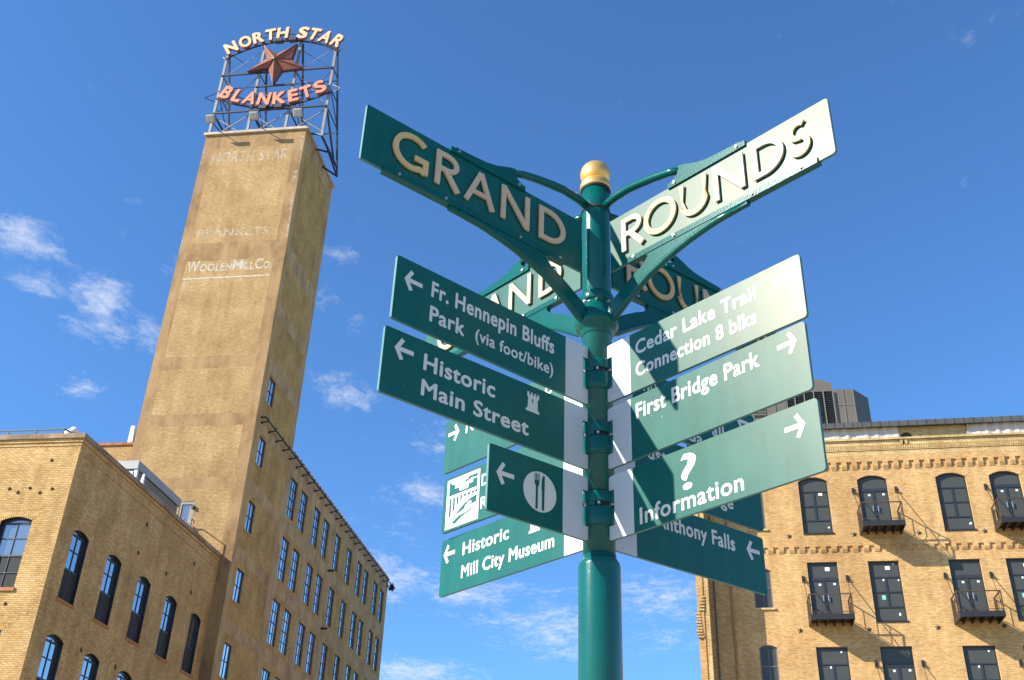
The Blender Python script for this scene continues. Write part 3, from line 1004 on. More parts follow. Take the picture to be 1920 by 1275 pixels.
def big_letter(ch, x0, x1, z0, z1):
    """strokes (points, width) of one raised capital"""
    w = 0.0175
    h = w / 2
    W_, H_ = x1 - x0, z1 - z0
    cx, cz = (x0 + x1) / 2, (z0 + z1) / 2
    if ch == 'O':
        return [(ell(cx, cz, W_ / 2 - h, H_ / 2 - h + .002, 0, 360, 48), w)]
    if ch == 'G':
        a = ell(cx + .004, cz, W_ / 2 - h + .004, H_ / 2 - h + .002, 44, 300, 36)
        return [(a + [(x1 - h, z0 + .008)], w), ([(x1 - h, z0 + .004), (x1 - h, cz - .006)], w), ([(x1 - .002, cz - .0145), (x1 - .047, cz - .0145)], w)]
    if ch == 'R':
        bowl = [(x0 + h, z1 - h), (x0 + W_ * .42, z1 - h)] + ell(x0 + W_ * .42, z1 - h - H_ * .215, W_ * .36, H_ * .215, 88, -88, 16) + [(x0 + h, z1 - h - H_ * .43)]
        return [([(x0 + h, z0), (x0 + h, z1)], w), (bowl, w * .96), ([(x0 + W_ * .40, z1 - H_ * .53), (x1 - w * .62, z0 + .0005)], w * 1.05)]
    if ch == 'A':
        ax = cx + .001
        return [([(x0 + w * .55, z0), (ax, z1 - .004)], w * .98), ([(x1 - w * .55, z0), (ax, z1 - .004)], w), ([(x0 + W_ * .22, z0 + H_ * .33), (x1 - W_ * .22, z0 + H_ * .33)], w * .85)]
    if ch == 'N':
        return [([(x0 + h, z0), (x0 + h, z1)], w * .95), ([(x1 - h, z0), (x1 - h, z1)], w * .95), ([(x0 + h * .9, z1 - .004), (x1 - h * .9, z0 + .004)], w * 1.0)]
    if ch == 'D':
        bowl = [(x0 + h, z1 - h), (x0 + W_ * .36, z1 - h)] + ell(x0 + W_ * .36, cz, W_ * .64 - h, H_ / 2 - h, 89, -89, 30) + [(x0 + h, z0 + h)]
        return [([(x0 + h, z0), (x0 + h, z1)], w), (bowl, w)]
    if ch == 'U':
        return [([(x0 + h, z1), (x0 + h, z0 + W_ * .45)] + ell(cx, z0 + W_ * .5 - h * .2, W_ / 2 - h, W_ / 2 - h * .9, 180, 360, 24) + [(x1 - h, z0 + W_ * .45), (x1 - h, z1)], w)]
    if ch == 'S':
        r1 = H_ * .245 - h * .4
        up = ell(cx + .001, z1 - h - r1, W_ * .5 - h, r1, 48, 235, 22)
        lo = ell(cx - .001, z0 + h + r1 * 1.08, W_ * .5 - h * .9, r1 * 1.08, 62, -140, 24)
        return [(up + [(cx, cz + .001)] + lo, w)]


BOLT2 = bolt_data(0.0045, 0.0055, 0)
GR = [('G', -.787, -.666), ('R', -.641, -.548), ('A', -.538, -.422), ('N', -.400, -.290), ('D', -.251, -.144)]
RO = [('R', .120, .214), ('O', .211, .336), ('U', .352, .453), ('N', .476, .583), ('D', .611, .714), ('S', .729, .796)]


def big_arm(label, yaw, side, word, tip, warm_bounce_set):
    fn = arm_frame(yaw, side)
    q = (lambda t: t) if side > 0 else (lambda t: -t)
    mb = MB(M['blade_green'], M['blade_edge'])
    a, b = (0.066, tip) if side > 0 else (-tip, -0.066)
    mb.prism(round_rect(a, b, 3.429, 3.621, 0.004 if side < 0 else 0.010, side < 0, side > 0), -TH, TH, fn, 0, 1)
    o = mb.build('name_blade', post)
    o['label'] = label
    for ch, x0, x1 in word:
        lb = MB(M['warm_bounce_letter' if ch in warm_bounce_set else 'beige_letter'])
        for k, (pts, w) in enumerate(big_letter(ch, x0, x1, 3.470, 3.592)):
            stroke(lb, pts, w, fn, TH + 0.0035, TH + 0.0095 + 0.0003 * k)
        lb.build('letter', o)
    # bracket: top rod with its flag plate, bottom strut with its long channel
    mb = MB(M['post_green'])
    rod = [(0.036, 3.702), (0.085, 3.712), (0.14, 3.7145), (0.19, 3.708), (0.25, 3.698), (0.31, 3.684), (0.352, 3.668)]
    mb.tube([fn(q(s), z, 0) for s, z in rod], [0.0135, 0.0135, 0.0135, 0.0135, 0.013, 0.0125, 0.011], 16)
    flag = [(0.312, 3.630), (0.330, 3.638), (0.345, 3.650), (0.349, 3.664), (0.349, 3.680), (0.368, 3.675), (0.392, 3.665), (0.42, 3.653), (0.46, 3.6435), (0.52, 3.639), (0.575, 3.6365), (0.575, 3.630)]
    mb.prism([(q(s), z) for s, z in flag], -0.010, 0.010, fn, smooth_side=False)
    ch_ = [(0.308, 3.6135), (0.592, 3.6135), (0.592, 3.632), (0.308, 3.632)]
    mb.prism([(q(s), z) for s, z in ch_], -0.011, 0.011, fn)
    low = [(0.046, 3.250), (0.062, 3.251), (0.080, 3.258), (0.13, 3.293), (0.176, 3.322), (0.215, 3.345), (0.272, 3.366), (0.322, 3.382), (0.373, 3.395), (0.44, 3.407), (0.48, 3.411), (0.578, 3.4125)]
    upp = [(0.582, 3.4215), (0.800, 3.4245), (0.800, 3.441), (0.150, 3.441), (0.150, 3.428), (0.180, 3.4275), (0.203, 3.426), (0.214, 3.418), (0.215, 3.408), (0.206, 3.397), (0.193, 3.387), (0.160, 3.372), (0.125, 3.352), (0.080, 3.324), (0.046, 3.302)]
    # strut split into convex-ish strips so that it fills cleanly
    strip_u = [(0.046, 3.302), (0.062, 3.312), (0.080, 3.324), (0.125, 3.352), (0.160, 3.372), (0.193, 3.387), (0.2155, 3.410), (0.2155, 3.4275), (0.373, 3.4275), (0.44, 3.4275), (0.48, 3.4275), (0.578, 3.4275)]
    for k in range(len(low) - 1):
        quad = [low[k], low[k + 1], strip_u[k + 1], strip_u[k]]
        mb.prism([(q(s), z) for s, z in quad], -0.0085, 0.0085, fn)
    mb.prism([(q(s), z) for s, z in [(0.150, 3.4272), (0.2157, 3.4272), (0.2157, 3.418), (0.205, 3.4215), (0.185, 3.4235), (0.150, 3.4235)]], -0.0083, 0.0083, fn)
    mb.prism([(q(s), z) for s, z in [(0.140, 3.4225), (0.806, 3.4225), (0.806, 3.4415), (0.140, 3.4415)]], -0.0108, 0.0108, fn)
    tub = [(0.050, 3.262), (0.080, 3.2665), (0.13, 3.300), (0.176, 3.329), (0.215, 3.351), (0.272, 3.3725), (0.322, 3.388), (0.373, 3.4), (0.44, 3.4115), (0.48, 3.4155), (0.578, 3.418)]
    mb.tube([fn(q(s), z, 0) for s, z in tub], [0.0105] * 10 + [0.009], 14)
    br_ = mb.build('bracket', o)
    ax = fn(1, 0, 0)
    rz0 = math.atan2(ax[1], ax[0])
    for s, z in ((0.757, 3.4325), (0.598, 3.4325), (0.322, 3.4325), (0.166, 3.4325), (0.335, 3.6235), (0.565, 3.6235)):
        put(BOLT2, 'bolt', o, fn(q(s), z, 0.0103), rz0)
    return o


big_arm('large dark blade at the left reading GRAND, pointing up towards the camera', 218.5, -1, GR, 0.878, 'G')
big_arm('large sunlit blade at the right reading ROUNDS', 311.8, 1, RO, 0.858, 'OUS')
big_arm('large sunlit blade reading GRAND on the far left arm, half hidden', 131.5, -1, GR, 0.872, '')
big_arm('large shaded blade reading ROUNDS on the far right arm, half hidden', 36.0, 1, RO, 0.858, 'OUS')

# ------------------------------------------------------------------ mill with its tower (local x along the front, y into the depth)
MO, MYAW = (-13.9901, 52.1563, 0.0), R(-8.7)
KM = 54.0 / 46.0


def Z46(z):
    return 1.6 + (z - 1.6) * KM


def MF(s, z, d):
    """a point measured on the tower front plane, moved to depth d along its line of sight"""
    k = (49.44 + d) / 49.44
    return (s * k - 21.72 * (k - 1), d, 1.6 + (z - 1.6) * k)


mill = thing('mill_building', 'long tan brick mill with a tall square tower and rows of blue-framed windows', 'building', MO, MYAW)
TW, TD, TH_ = 6.90, 6.08, 47.70
mb = MB(M['tower_brick'], M['tower_frame'], M['mill_brick'], M['mill_frame'])
bands = [(46.53, 47.70), (37.48, 38.85), (29.91, 30.76), (26.27, 27.0), (22.49, 23.14), (18.3, 19.1), (14.6, 15.2), (10.9, 11.5)]


def tower_mat(u, z):
    if u < -6.24 or u > -0.70:
        return 1
    return 1 if any(a < z < b for a, b in bands) else 0


door = (-3.43, -2.60, 19.6, 21.78, 0.0)
wall_grid(mb, -TW, 0, 0, TH_, lambda u, z, d: (u, d, z), [door], 0.22, (-6.24, -0.70), [z for b in bands for z in b], tower_mat, 1)
# east side: tower and long wing in one plane
stair = [(0.92 * 1 + 0.0, 0)]
side_holes = []
stair_z = [(24.23, 25.64), (20.97, 22.43), (17.73, 19.18), (14.51, 15.95), (11.23, 12.68), (7.9, 9.4)]
SY0, SY1 = 0.80 * KM, 1.70 * KM
for a, b in stair_z:
    side_holes.append((SY0, SY1, Z46(a), Z46(b), 0.0))
cols46 = [5.62, 7.38, 9.74, 11.52, 13.90, 16.42, 18.82, 20.46, 22.92, 24.58]
rows46 = [(20.25, 22.37), (17.09, 19.18), (13.88, 16.02), (10.65, 12.72), (7.4, 9.5)]
WW, WH = 1.10 * KM, 2.11 * KM
wing = []
for rz0, rz1 in rows46:
    for c in cols46:
        wing.append((c * KM, c * KM + WW, Z46(rz1) - WH, Z46(rz1), 0.0))
LEN = 31.06
sband = [(Z46(22.62), Z46(23.15)), (Z46(19.42), Z46(20.05)), (Z46(16.22), Z46(16.85)), (Z46(13.02), Z46(13.65)), (Z46(9.8), Z46(10.45))]
tband = sband + [(30.0, 30.8), (33.7, 34.5), (37.5, 38.8), (46.6, 47.7)]


def side_mat(u, z):
    if u < 0.45 or (5.55 < u < 6.45) or u > 30.4:
        return 3
    if u < 5.6:
        return 3 if any(a < z < b for a, b in tband) else 2
    if z > 26.0:
        return 3
    if any(a < z < b for a, b in sband):
        return 3
    return 3 if any(a - 0.05 < u < b + 0.05 for a, b in piers) else 2


piers = [(c * KM - 0.75, c * KM) for c in cols46[::2]]
cu_all = [0.45, 5.55, 6.45, 30.4, 5.6] + [x for p in piers for x in (p[0] - .05, p[1] + .05)]
wall_grid(mb, 0.0, TD, 0, TH_, lambda u, z, d: (-d, u, z), [h for h in side_holes], 0.16, (0.45, 5.55), [z for b in tband for z in b], side_mat, 3)
wall_grid(mb, TD, LEN, 0, 27.30, lambda u, z, d: (-d, u, z), wing, 0.17, cu_all, [26.0] + [z for b in sband for z in b], side_mat, 3)
# hidden sides, roof slabs and the wing's front to the left of the tower
mb.face([(-TW, 0, 0), (-TW, 0, TH_), (-TW, TD, TH_), (-TW, TD, 0)], 1)
mb.face([(-TW, TD, 27.3), (-TW, TD, TH_), (0, TD, TH_), (0, TD, 27.3)], 1)
mb.face([(-TW, 0, TH_), (0, 0, TH_), (0, TD, TH_), (-TW, TD, TH_)], 1)
mb.face([(-34, 5.6, 0), (-TW, 5.6, 0), (-TW, 5.6, 27.86), (-34, 5.6, 27.86)], 0)
mb.face([(-34, 5.6, 27.2), (-TW, 5.6, 27.2), (-TW, LEN, 27.2), (-34, LEN, 27.2)], 3)
mb.face([(-TW, TD, 27.2), (0, TD, 27.2), (0, LEN, 27.2), (-TW, LEN, 27.2)], 3)
mb.face([(-34, LEN, 0), (0, LEN, 0), (0, LEN, 27.3), (-34, LEN, 27.3)], 3)
mb.face([(-34, 5.6, 0), (-34, LEN, 0), (-34, LEN, 27.3), (-34, 5.6, 27.3)], 3)
mb.build('wall', mill)

mb = MB(M['tower_cap'])
e = 0.14
mb.box(-TW - e, e, -e, 0.30, TH_ + 0.002, TH_ + 0.20)
mb.box(-TW - e, -TW + 0.30, 0.302, TD + e, TH_ + 0.002, TH_ + 0.20)
mb.box(-0.30, e, 0.302, TD + e, TH_ + 0.002, TH_ + 0.20)
mb.box(-TW + 0.302, -0.302, TD - 0.30, TD + e, TH_ + 0.002, TH_ + 0.20)
mb.build('tower_coping', mill)

# wing parapet coping with its row of tile ends, and the front parapet left of the tower
mb = MB(M['coping'], M['iron'])
mb.box(-0.30, 0.06, TD + .02, LEN + 0.06, 27.302, 27.42)
for k in range(42):
    y = TD + 0.3 + k * 0.59
    mb.box(-0.26, 0.085, y, y + 0.17, 27.421, 27.475)
mb.build('parapet_coping', mill)
mb = MB(M['sill'], M['iron'])
mb.box(-34, -TW - .01, 5.50, 5.85, 27.862, 28.02)
for k in range(60):
    mb.box(-7.2 - 0.45 * k, -7.0 - 0.45 * k, 5.56, 5.8, 28.021, 28.09, 1)
mb.build('front_parapet_coping', mill)

# iron rail on hooks under the parapet
mb = MB(M['iron'])
mb.tube([(0.30, 0.62, 26.98), (0.30, LEN + 0.05, 26.90)], 0.045, 10)
y = 0.75
k = 0
while y < LEN:
    mb.bar((0.0, y, 26.74), (0.42, y, 26.78), 0.05, 0.06)
    mb.bar((0.43, y, 26.76), (0.43, y, 26.97), 0.05)
    mb.bar((0.02, y, 26.66), (0.16, y, 26.75), 0.07, 0.06)
    y += 1.253
mb.bar((0.0, 0.62, 27.0), (0.30, 0.62, 26.98), 0.07)
for (x, z, s) in ((0.30, 26.85, 0.24), (0.42, 26.70, 0.20), (0.18, 26.62, 0.22), (0.36, 26.55, 0.16)):
    mb.box(x - s / 2, x + s / 2, LEN + 0.02, LEN + 0.3, z - s / 2, z + s / 2)
mb.build('cornice_rail', mill)
for yy, zz in ((13.25 * KM, Z46(19.85)), (13.3 * KM, Z46(16.6))):
    mb = MB(M['iron'])
    mb.bar((0, yy, zz), (0.42, yy, zz), 0.12)
    mb.build('wall_spout', mill)

fw = window_data(WW, WH, 0.07, [WW * .34, WW * .66], [WH * .25, WH * .5, WH * .75], 0.05, 0.024, heavy=(WH * .5,), mat='frame_blue')
pw = pane_data(WW, WH, 0.105)
for h in wing:
    if h[3] < Z46(9.6):
        continue
    w = put(fw, 'window', mill, (0, h[0], h[2]), R(90))
    put(pw, 'pane', w)
sw, sh = SY1 - SY0, 1.45 * KM
fs = window_data(sw, sh, 0.07, [sw * .5], [sh * .5], 0.055, 0.03, mat='frame_blue')
ps = pane_data(sw, sh, 0.105)
ss = MB(M['mill_frame'])
ss.box(-0.06, sw + 0.06, -0.05, 0.10, -0.10, -0.002)
ss = ss.data('sill')
for a, b in stair_z[:5]:
    w = put(fs, 'stair_window', mill, (0, SY0, Z46(b) - sh), R(90))
    put(ps, 'pane', w)
    put(ss, 'sill', w)
# roof door in the tower front
mb = MB(M['zinc'])
mb.box(-3.42, -3.30, 0.02, 0.14, 19.6, 21.77)
mb.box(-2.73, -2.61, 0.02, 0.14, 19.6, 21.77)
mb.box(-3.298, -2.732, 0.02, 0.14, 21.63, 21.77)
mb.box(-3.298, -2.732, 0.06, 0.11, 19.6, 20.4)
mb.box(-3.298, -3.20, 0.06, 0.11, 20.402, 21.628)
mb.box(-2.86, -2.732, 0.06, 0.11, 20.402, 21.628)
dr = mb.build('roof_door', mill)
mb = MB(M['front_glass'])
mb.box(-3.20, -2.86, 0.075, 0.095, 20.402, 21.628)
mb.build('pane', dr)
mb = MB(M['iron'])
mb.box(-2.70, -2.56, -0.14, 0.0, 21.35, 21.52)
mb.build('door_lamp', dr)

# lettering that was once painted on the tower front
fT = lambda p, q, d: (p, -d, q)
mb = MB(M['ghost_white'])
add_text(mb, 'NORTH STAR', -6.10, -0.95, 45.25, 0.95, fT, 0.003, 0.006, 0.0, off=0.014)
o = mb.build('painted_lettering', mill)
mb = MB(M['ghost_white'])
add_text(mb, 'BLANKETS', -5.95, -1.3, 39.30, 0.62, fT, 0.003, 0.006, 0.0, off=0.014)
mb.build('painted_lettering', mill)
mb = MB(M['wall_white'])
x = -6.12
for body, ww, cap in (('W', .78, .80), ('OOLEN', 2.05, .55), ('M', .62, .76), ('ILL', .70, .55), ('C', .50, .76), ('O.', .50, .55)):
    add_text(mb, body, x, x + ww, 36.72, cap, fT, 0.003, 0.006, 0.0, off=0.014)
    x += ww + 0.05
mb.prism([(-6.25, 36.17), (-0.72, 36.17), (-0.72, 36.27), (-6.25, 36.27)], 0.003, 0.006, fT)
mb.build('painted_lettering', mill)

# flakes of old white paint near the tower edges
rnd = random.Random(3)
for x0, x1, za, zb in ((-.30, -.03, 45.9, 47.2), (-.42, -.12, 43.4, 44.3), (-.26, -.04, 41.0, 42.6), (-.16, -.02, 38.9, 40.6), (-6.88, -6.74, 45.2, 46.6), (-6.88, -6.78, 38.2, 39.2), (-6.2, -5.95, 35.5, 36.1)):
    mb = MB(M['faint_white'])
    n_ = 9
    L = [(x0 + rnd.random() * (x1 - x0) * .6, za + (zb - za) * k / n_) for k in range(n_ + 1)]
    Q = [(x1 - rnd.random() * (x1 - x0) * .35, za + (zb - za) * k / n_) for k in range(n_ + 1)]
    mb.prism(L + Q[::-1], 0.0025, 0.005, fT)
    mb.build('paint_flake', mill)

# ------------------------------------------------------------------ rooftop sign on the tower
rs = thing('rooftop_sign', 'steel-framed rooftop sign with a copper star between two words in channel letters', 'sign', MO, MYAW)
PX = [-6.90, -4.25, -1.63, 1.00]
PT = [55.35, 55.90, 56.20, 55.15]
FY, BY = 0.30, 3.75
mb = MB(M['galv'], M['dark_steel'])
for x, zt in zip(PX, PT):
    mb.bar((x, FY, 47.72 if x < 0 else 47.3), (x, FY, zt), 0.17, 0.15, 0, (0, 1, 0))
for x, zt in zip(PX, PT):
    mb.bar((x + 0.10, BY, 47.72 if x < 0 else 46.75), (x + 0.07, FY + 0.17, zt), 0.11, 0.13, 1)
for z, a, b in ((49.86, -6.98, 1.08), (53.35, -6.95, 1.08), (52.05, -4.27, -1.58)):
    mb.bar((a, FY - 0.13, z), (b, FY - 0.13, z), 0.10, 0.11, 1)
    if z != 52.05:
        mb.bar((a, BY - (z - 47.7) / 7.9 * 3.2, z), (b, BY - (z - 47.7) / 7.9 * 3.2, z), 0.05, 0.05, 1)
# cross braces of the lowest bay and thin rods above
for a, b in zip(PX, PX[1:]):
    c = (a + b) / 2
    mb.bar((a, FY + .09, 47.75), (b, FY + .09, 49.8), 0.07, 0.05, 0)
    mb.bar((b, FY + .14, 47.75), (a, FY + .14, 49.8), 0.07, 0.05, 0)
    mb.bar((a, FY + .1, 49.9), (c - .2, BY * .8, 47.75), 0.08, 0.08, 1)
for a, b, za, zb in ((-6.9, -4.25, 53.4, 50.0), (-4.25, -1.63, 52.0, 50.0), (-1.63, 1.0, 53.4, 50.0), (-6.9, -4.25, 53.4, 55.8), (-1.63, 1.0, 53.4, 55.6)):
    mb.bar((a, FY + .1, za), (b, FY + .1, zb), 0.035, 0.035, 0)
    mb.bar((b, FY + .13, za), (a, FY + .13, zb), 0.035, 0.035, 1)
for x, zt in zip(PX, PT):      # ties between front post and raking leg
    for z in (49.86, 51.6, 53.35):
        t = (z - 47.5) / (zt - 47.5)
        mb.bar((x + .03, FY, z), (x + .09, BY + (FY - BY) * t, z), 0.06, 0.06, 1)
    mb.bar((x + .03, FY, 51.6), (x + .09, BY + (FY - BY) * .3, 49.86), 0.05, 0.05, 1)
# bracket that hangs over the east face of the tower
x = PX[3]
mb.bar((x - .02, FY, 47.35), (x + .1, BY - .15, 47.30), 0.12, 0.12, 1)
mb.bar((x + .02, FY, 49.8), (x + .08, 2.7, 47.4), 0.11, 0.11, 1)
mb.bar((x + .0, FY, 47.4), (x + .06, 2.8, 49.8), 0.08, 0.08, 0)
mb.bar((x + .02, 1.6, 47.25), (x + .12, BY, 46.7), 0.10, 0.10, 1)
mb.bar((x - 1.3, 2.0, 47.85), (x + .05, 2.0, 47.36), 0.10, 0.10, 1)
mb.bar((x - 1.3, BY - .1, 47.85), (x + .1, BY, 46.75), 0.10, 0.10, 1)
mb.bar((x - 1.2, 0.6, 47.95), (x + .0, FY, 47.4), 0.09, 0.09, 1)
# two curved rails that carry the letters
arcA = lambda xx: 56.29 - 1.28 * ((xx + 2.85) / 4.0) ** 2
arcB = lambda xx: 50.08 + 1.10 * ((xx + 2.75) / 4.0) ** 2
for f, x0, x1 in ((arcA, -6.95, 1.35), (arcB, -6.95, 1.15)):
    n = 18
    pts = [x0 + (x1 - x0) * k / n for k in range(n + 1)]
    for a, b in zip(pts, pts[1:]):
        mb.bar((a, FY - 0.16, f(a) - 0.06), (b, FY - 0.16, f(b) - 0.06), 0.09, 0.10, 1)
        mb.bar((a, FY - 0.14, f(a) + 0.62), (b, FY - 0.14, f(b) + 0.62), 0.04, 0.04, 1)
for x, z in ((-3.15, 56.25), (-2.15, 56.25), (-3.35, 49.98), (-2.25, 49.98)):
    mb.box(x - .26, x + .26, FY - .42, FY - .1, z - .2, z + .08, 1)
for sx, x in ((-1, -6.95), (1, 1.1)):     # short outriggers at both ends
    mb.bar((x, FY, 51.9), (x + sx * .75, FY - .3, 51.2), 0.035, 0.035, 1)
    mb.bar((x, FY, 51.0), (x + sx * .75, FY - .3, 51.2), 0.035, 0.035, 1)
    mb.bar((x, FY, 55.0), (x + sx * .5, FY + .4, 55.7), 0.05, 0.05, 0)
mb.build('steel_frame', rs)


def sign_letter(ch, xc, width, f, cap, mat):
    slope = (f(xc + 0.05) - f(xc - 0.05)) / 0.1
    a = math.atan(slope)
    ca, sa = math.cos(a), math.sin(a)
    lb = MB(M[mat], M['letter_side'])
    zb = f(xc)
    add_text(lb, ch, -width / 2, width / 2, 0, cap, lambda p, q, d: (xc + p * ca - q * sa, FY - 0.22 - d, zb + p * sa + q * ca), 0.0, 0.15, 0.045, 0, 1)
    # red rim: a slightly larger backing
    add_text(lb, ch, -width / 2 - .04, width / 2 + .04, 0, cap + .08, lambda p, q, d: (xc + p * ca - (q - .04) * sa, FY - 0.22 - d, zb + p * sa + (q - .04) * ca), 0.0, 0.09, 0.065, 1, 1)
    lb.build('letter', rs)


for ch, xc, w in (('N', -6.32, .88), ('O', -5.42, .90), ('R', -4.58, .78), ('T', -3.76, .80), ('H', -2.95, .86), ('S', -1.56, .80), ('T', -.78, .80), ('A', .04, .88), ('R', .90, .80)):
    sign_letter(ch, xc, w, arcA, 1.12, 'cream')
for ch, xc, w in (('B', -6.38, .78), ('L', -5.46, .68), ('A', -4.48, .94), ('N', -3.40, .90), ('K', -2.26, .92), ('E', -1.22, .72), ('T', -.28, .80), ('S', .68, .80)):
    sign_letter(ch, xc, w, arcB, 1.12, 'salmon')

tips = [(-4.16, 55.92), (-1.70, 55.79), (-.98, 53.41), (-2.93, 52.10), (-4.98, 53.49)]
inner = [(-3.08, 54.96), (-1.90, 54.30), (-2.45, 53.30), (-3.47, 53.65), (-3.74, 54.60)]
tips = [(a, b - .2) for a, b in tips]
inner = [(a, b - .2) for a, b in inner]
cx, cz = -2.98, 53.93
ring = [p for pair in zip(tips, inner) for p in pair]
mb = MB(M['star_face'], M['star_edge'])
yb, yt, yc = FY - 0.20, FY - 0.42, FY - 0.80
for k in range(10):
    a, b = ring[k], ring[(k + 1) % 10]
    ins = lambda p, t=.045: (cx + (p[0] - cx) * (1 - t) , cz + (p[1] - cz) * (1 - t))
    A, B = ins(a), ins(b)
    mb.face([(a[0], yb, a[1]), (b[0], yb, b[1]), (b[0], yt, b[1]), (a[0], yt, a[1])], 1)
    mb.face([(a[0], yt, a[1]), (b[0], yt, b[1]), (B[0], yt - .02, B[1]), (A[0], yt - .02, A[1])], 1)
    mb.face([(A[0], yt - .02, A[1]), (B[0], yt - .02, B[1]), (cx, yc, cz)], 0)
mb.face([(p[0], yb, p[1]) for p in ring], 1)
for k in range(10):
    a = ring[k]
    p0 = (cx + (a[0] - cx) * .95, yt - .045, cz + (a[1] - cz) * .95)
    mb.bar(p0, (cx, yc - .02, cz), 0.055 if k % 2 else 0.035, 0.03, 1)
mb.build('star', rs)

# floodlights on arms in front of the tower parapet
for k, (x, lab) in enumerate(((-6.31, 'floodlight on a thin arm over the tower parapet, left end'), (-3.33, 'floodlight on a thin arm over the tower parapet, below the middle of the sign'),
                              (-0.35, 'floodlight on a thin arm over the tower parapet, right end'))):
    fl_ = thing('floodlight', lab, 'floodlight', Matrix.Rotation(MYAW, 4, 'Z') @ Vector((x + .4, 0.0, TH_ + .2)) + Vector(MO), MYAW, 'floodlights of the rooftop sign')
    mb = MB(M['flood'], M['frame_grey'])
    c = Vector((-0.4, -1.11, 0.28))
    ux, uy, uz = Vector((1, 0.0, -0.05)).normalized(), Vector((0.03, -0.62, 0.78)), Vector((0, 0.78, 0.62))
    w, d, h = .31, .27, .09
    cs = [c + ux * (sx * w) + uy * (sy * d) + uz * sz * h for sz in (-1, 1) for sx, sy in ((-1, -1), (1, -1), (1, 1), (-1, 1))]
    w2, d2 = .22, .19
    cs[:4] = [c + ux * (sx * w2) + uy * (sy * d2) - uz * h for sx, sy in ((-1, -1), (1, -1), (1, 1), (-1, 1))]
    mb.mesh8(cs)
    rim = [c + ux * (sx * (w + .02)) + uy * (sy * (d + .02)) + uz * sz for sz in (h + .001, h + .05) for sx, sy in ((-1, -1), (1, -1), (1, 1), (-1, 1))]
    mb.mesh8(rim, 1)
    mb.build('lamp_head', fl_)
    mb = MB(M['iron'])
    mb.bar(c - uz * .09, (0.0, 0.0, -0.02), 0.05)
    mb.bar((0.0, -0.05, -0.02), (0.0, 0.25, -0.02), 0.12, 0.04)
    mb.build('arm', fl_)

# ------------------------------------------------------------------ lower brick building at the left
lb_ = thing('brick_building', 'low yellow brick building at the left with arched windows and a shaded side wall', 'building', MO, MYAW)
LX, LY0 = -0.66, -14.54
RZ = 18.46
sideW = [(-13.53 + 2.87 * k, -12.34 + 2.87 * k, 12.53, 15.30, 0.15) for k in range(5)] + [(-13.53 + 2.90 * k, -12.34 + 2.90 * k, 8.46, 11.26, 0.15) for k in range(5)]
frontW = [(-2.49 + LX - 3.4 * k, -1.20 + LX - 3.4 * k, z0, z1, 0.15) for k in range(3) for z0, z1 in ((12.60, 15.36), (8.40, 11.16))]
mb = MB(M['left_brick'], M['coping'], M['frame_dark'])
PS = lambda u, z, d: (LX - d, u, z)
PFr = lambda u, z, d: (u, LY0 + d, z)
wall_grid(mb, LY0, -0.004, 0, RZ, PS, sideW, 0.34, reveal=2)
wall_grid(mb, -24.0, LX, 0, RZ, PFr, frontW, 0.34, reveal=2)
mb.face([(-24, LY0, 0), (-24, 0, 0), (-24, 0, RZ), (-24, LY0, RZ)])
mb.face([(-24, LY0, RZ - .5), (LX, LY0, RZ - .5), (LX, 0, RZ - .5), (-24, 0, RZ - .5)], 1)
mb.build('wall', lb_)
mb = MB(M['coping'], M['left_brick'])
mb.box(LX - 0.5, LX + 0.045, LY0 + .06, -0.012, RZ + .002, 18.60, 1)
mb.box(LX - 0.5, LX + 0.12, LY0 + .12, -0.012, 18.602, 18.80)
mb.box(-24.0, LX + 0.045, LY0 - 0.045, LY0 + .058, RZ + .002, 18.60, 1)
mb.box(-24.0, LX + 0.12, LY0 - 0.12, LY0 + .118, 18.602, 18.80)
mb.box(-24.0, LX + 0.02, LY0 - 0.025, LY0 - .001, 18.30, 18.36, 1)
mb.box(LX + .001, LX + 0.03, LY0, -0.012, 18.02, 18.12, 1)
mb.build('parapet_coping', lb_)
WWs, WHs = 1.19, 2.77
fa = window_data(WWs, WHs, 0.13, [(WWs / 2, 1.24, WHs - .12, .03)], [1.95, 2.56], 0.07, 0.03, 0.15, heavy=(2.56,), mat='frame_dark')
pa = MB(M['left_glass'])
n = 12
poly = [(0.03, 1.22), (WWs - 0.03, 1.22)] + [(min(max(WWs * k / n, .03), WWs - .03), arch_z(WWs * k / n, WWs / 2, WWs, .15, WHs) - 0.03) for k in range(n, -1, -1)]
pa.prism(poly, 0.165, 0.18, lambda p, q, e: (p, e, q))
pa = pa.data('pane')
sc_ = MB(M['screen'], M['frame_dark'])
sc_.box(0.06, WWs - .06, 0.125, 0.14, 0.06, 1.16)
sc_.box(0.03, WWs - .03, 0.115, 0.162, 1.162, 1.235, 1)
sc_.box(WWs / 2 - .015, WWs / 2 + .015, 0.12, 0.1245, 0.06, 1.16, 1)
sc_ = sc_.data('insect_screen')
si = MB(M['sill'])
si.box(-0.06, WWs + 0.06, -0.06, 0.10, -0.10, -0.003)
si = si.data('sill')
for h in sideW:
    w = put(fa, 'window', lb_, (LX, h[0], h[2]), R(90))
    put(pa, 'pane', w)
    put(sc_, 'insect_screen', w)
    put(si, 'sill', w)
WWf = 1.29
ff = window_data(WWf, 2.76, 0.16, [(WWf / 2, .06, 2.6, .03)], [0.62, 1.28, 1.95, 2.55], 0.07, 0.03, 0.15, heavy=(1.28, 2.55), mat='frame_dark')
pf = pane_data(WWf, 2.76, 0.2, 0.15, 'front_glass')
lsh = MB(M['screen'])
lsh.box(.07, WWf - .07, .192, .196, .07, 1.25)
lsh = lsh.data('insect_screen')
sf = MB(M['sill'])
sf.box(-0.06, WWf + 0.06, -0.06, 0.14, -0.13, -0.003)
sf = sf.data('sill')
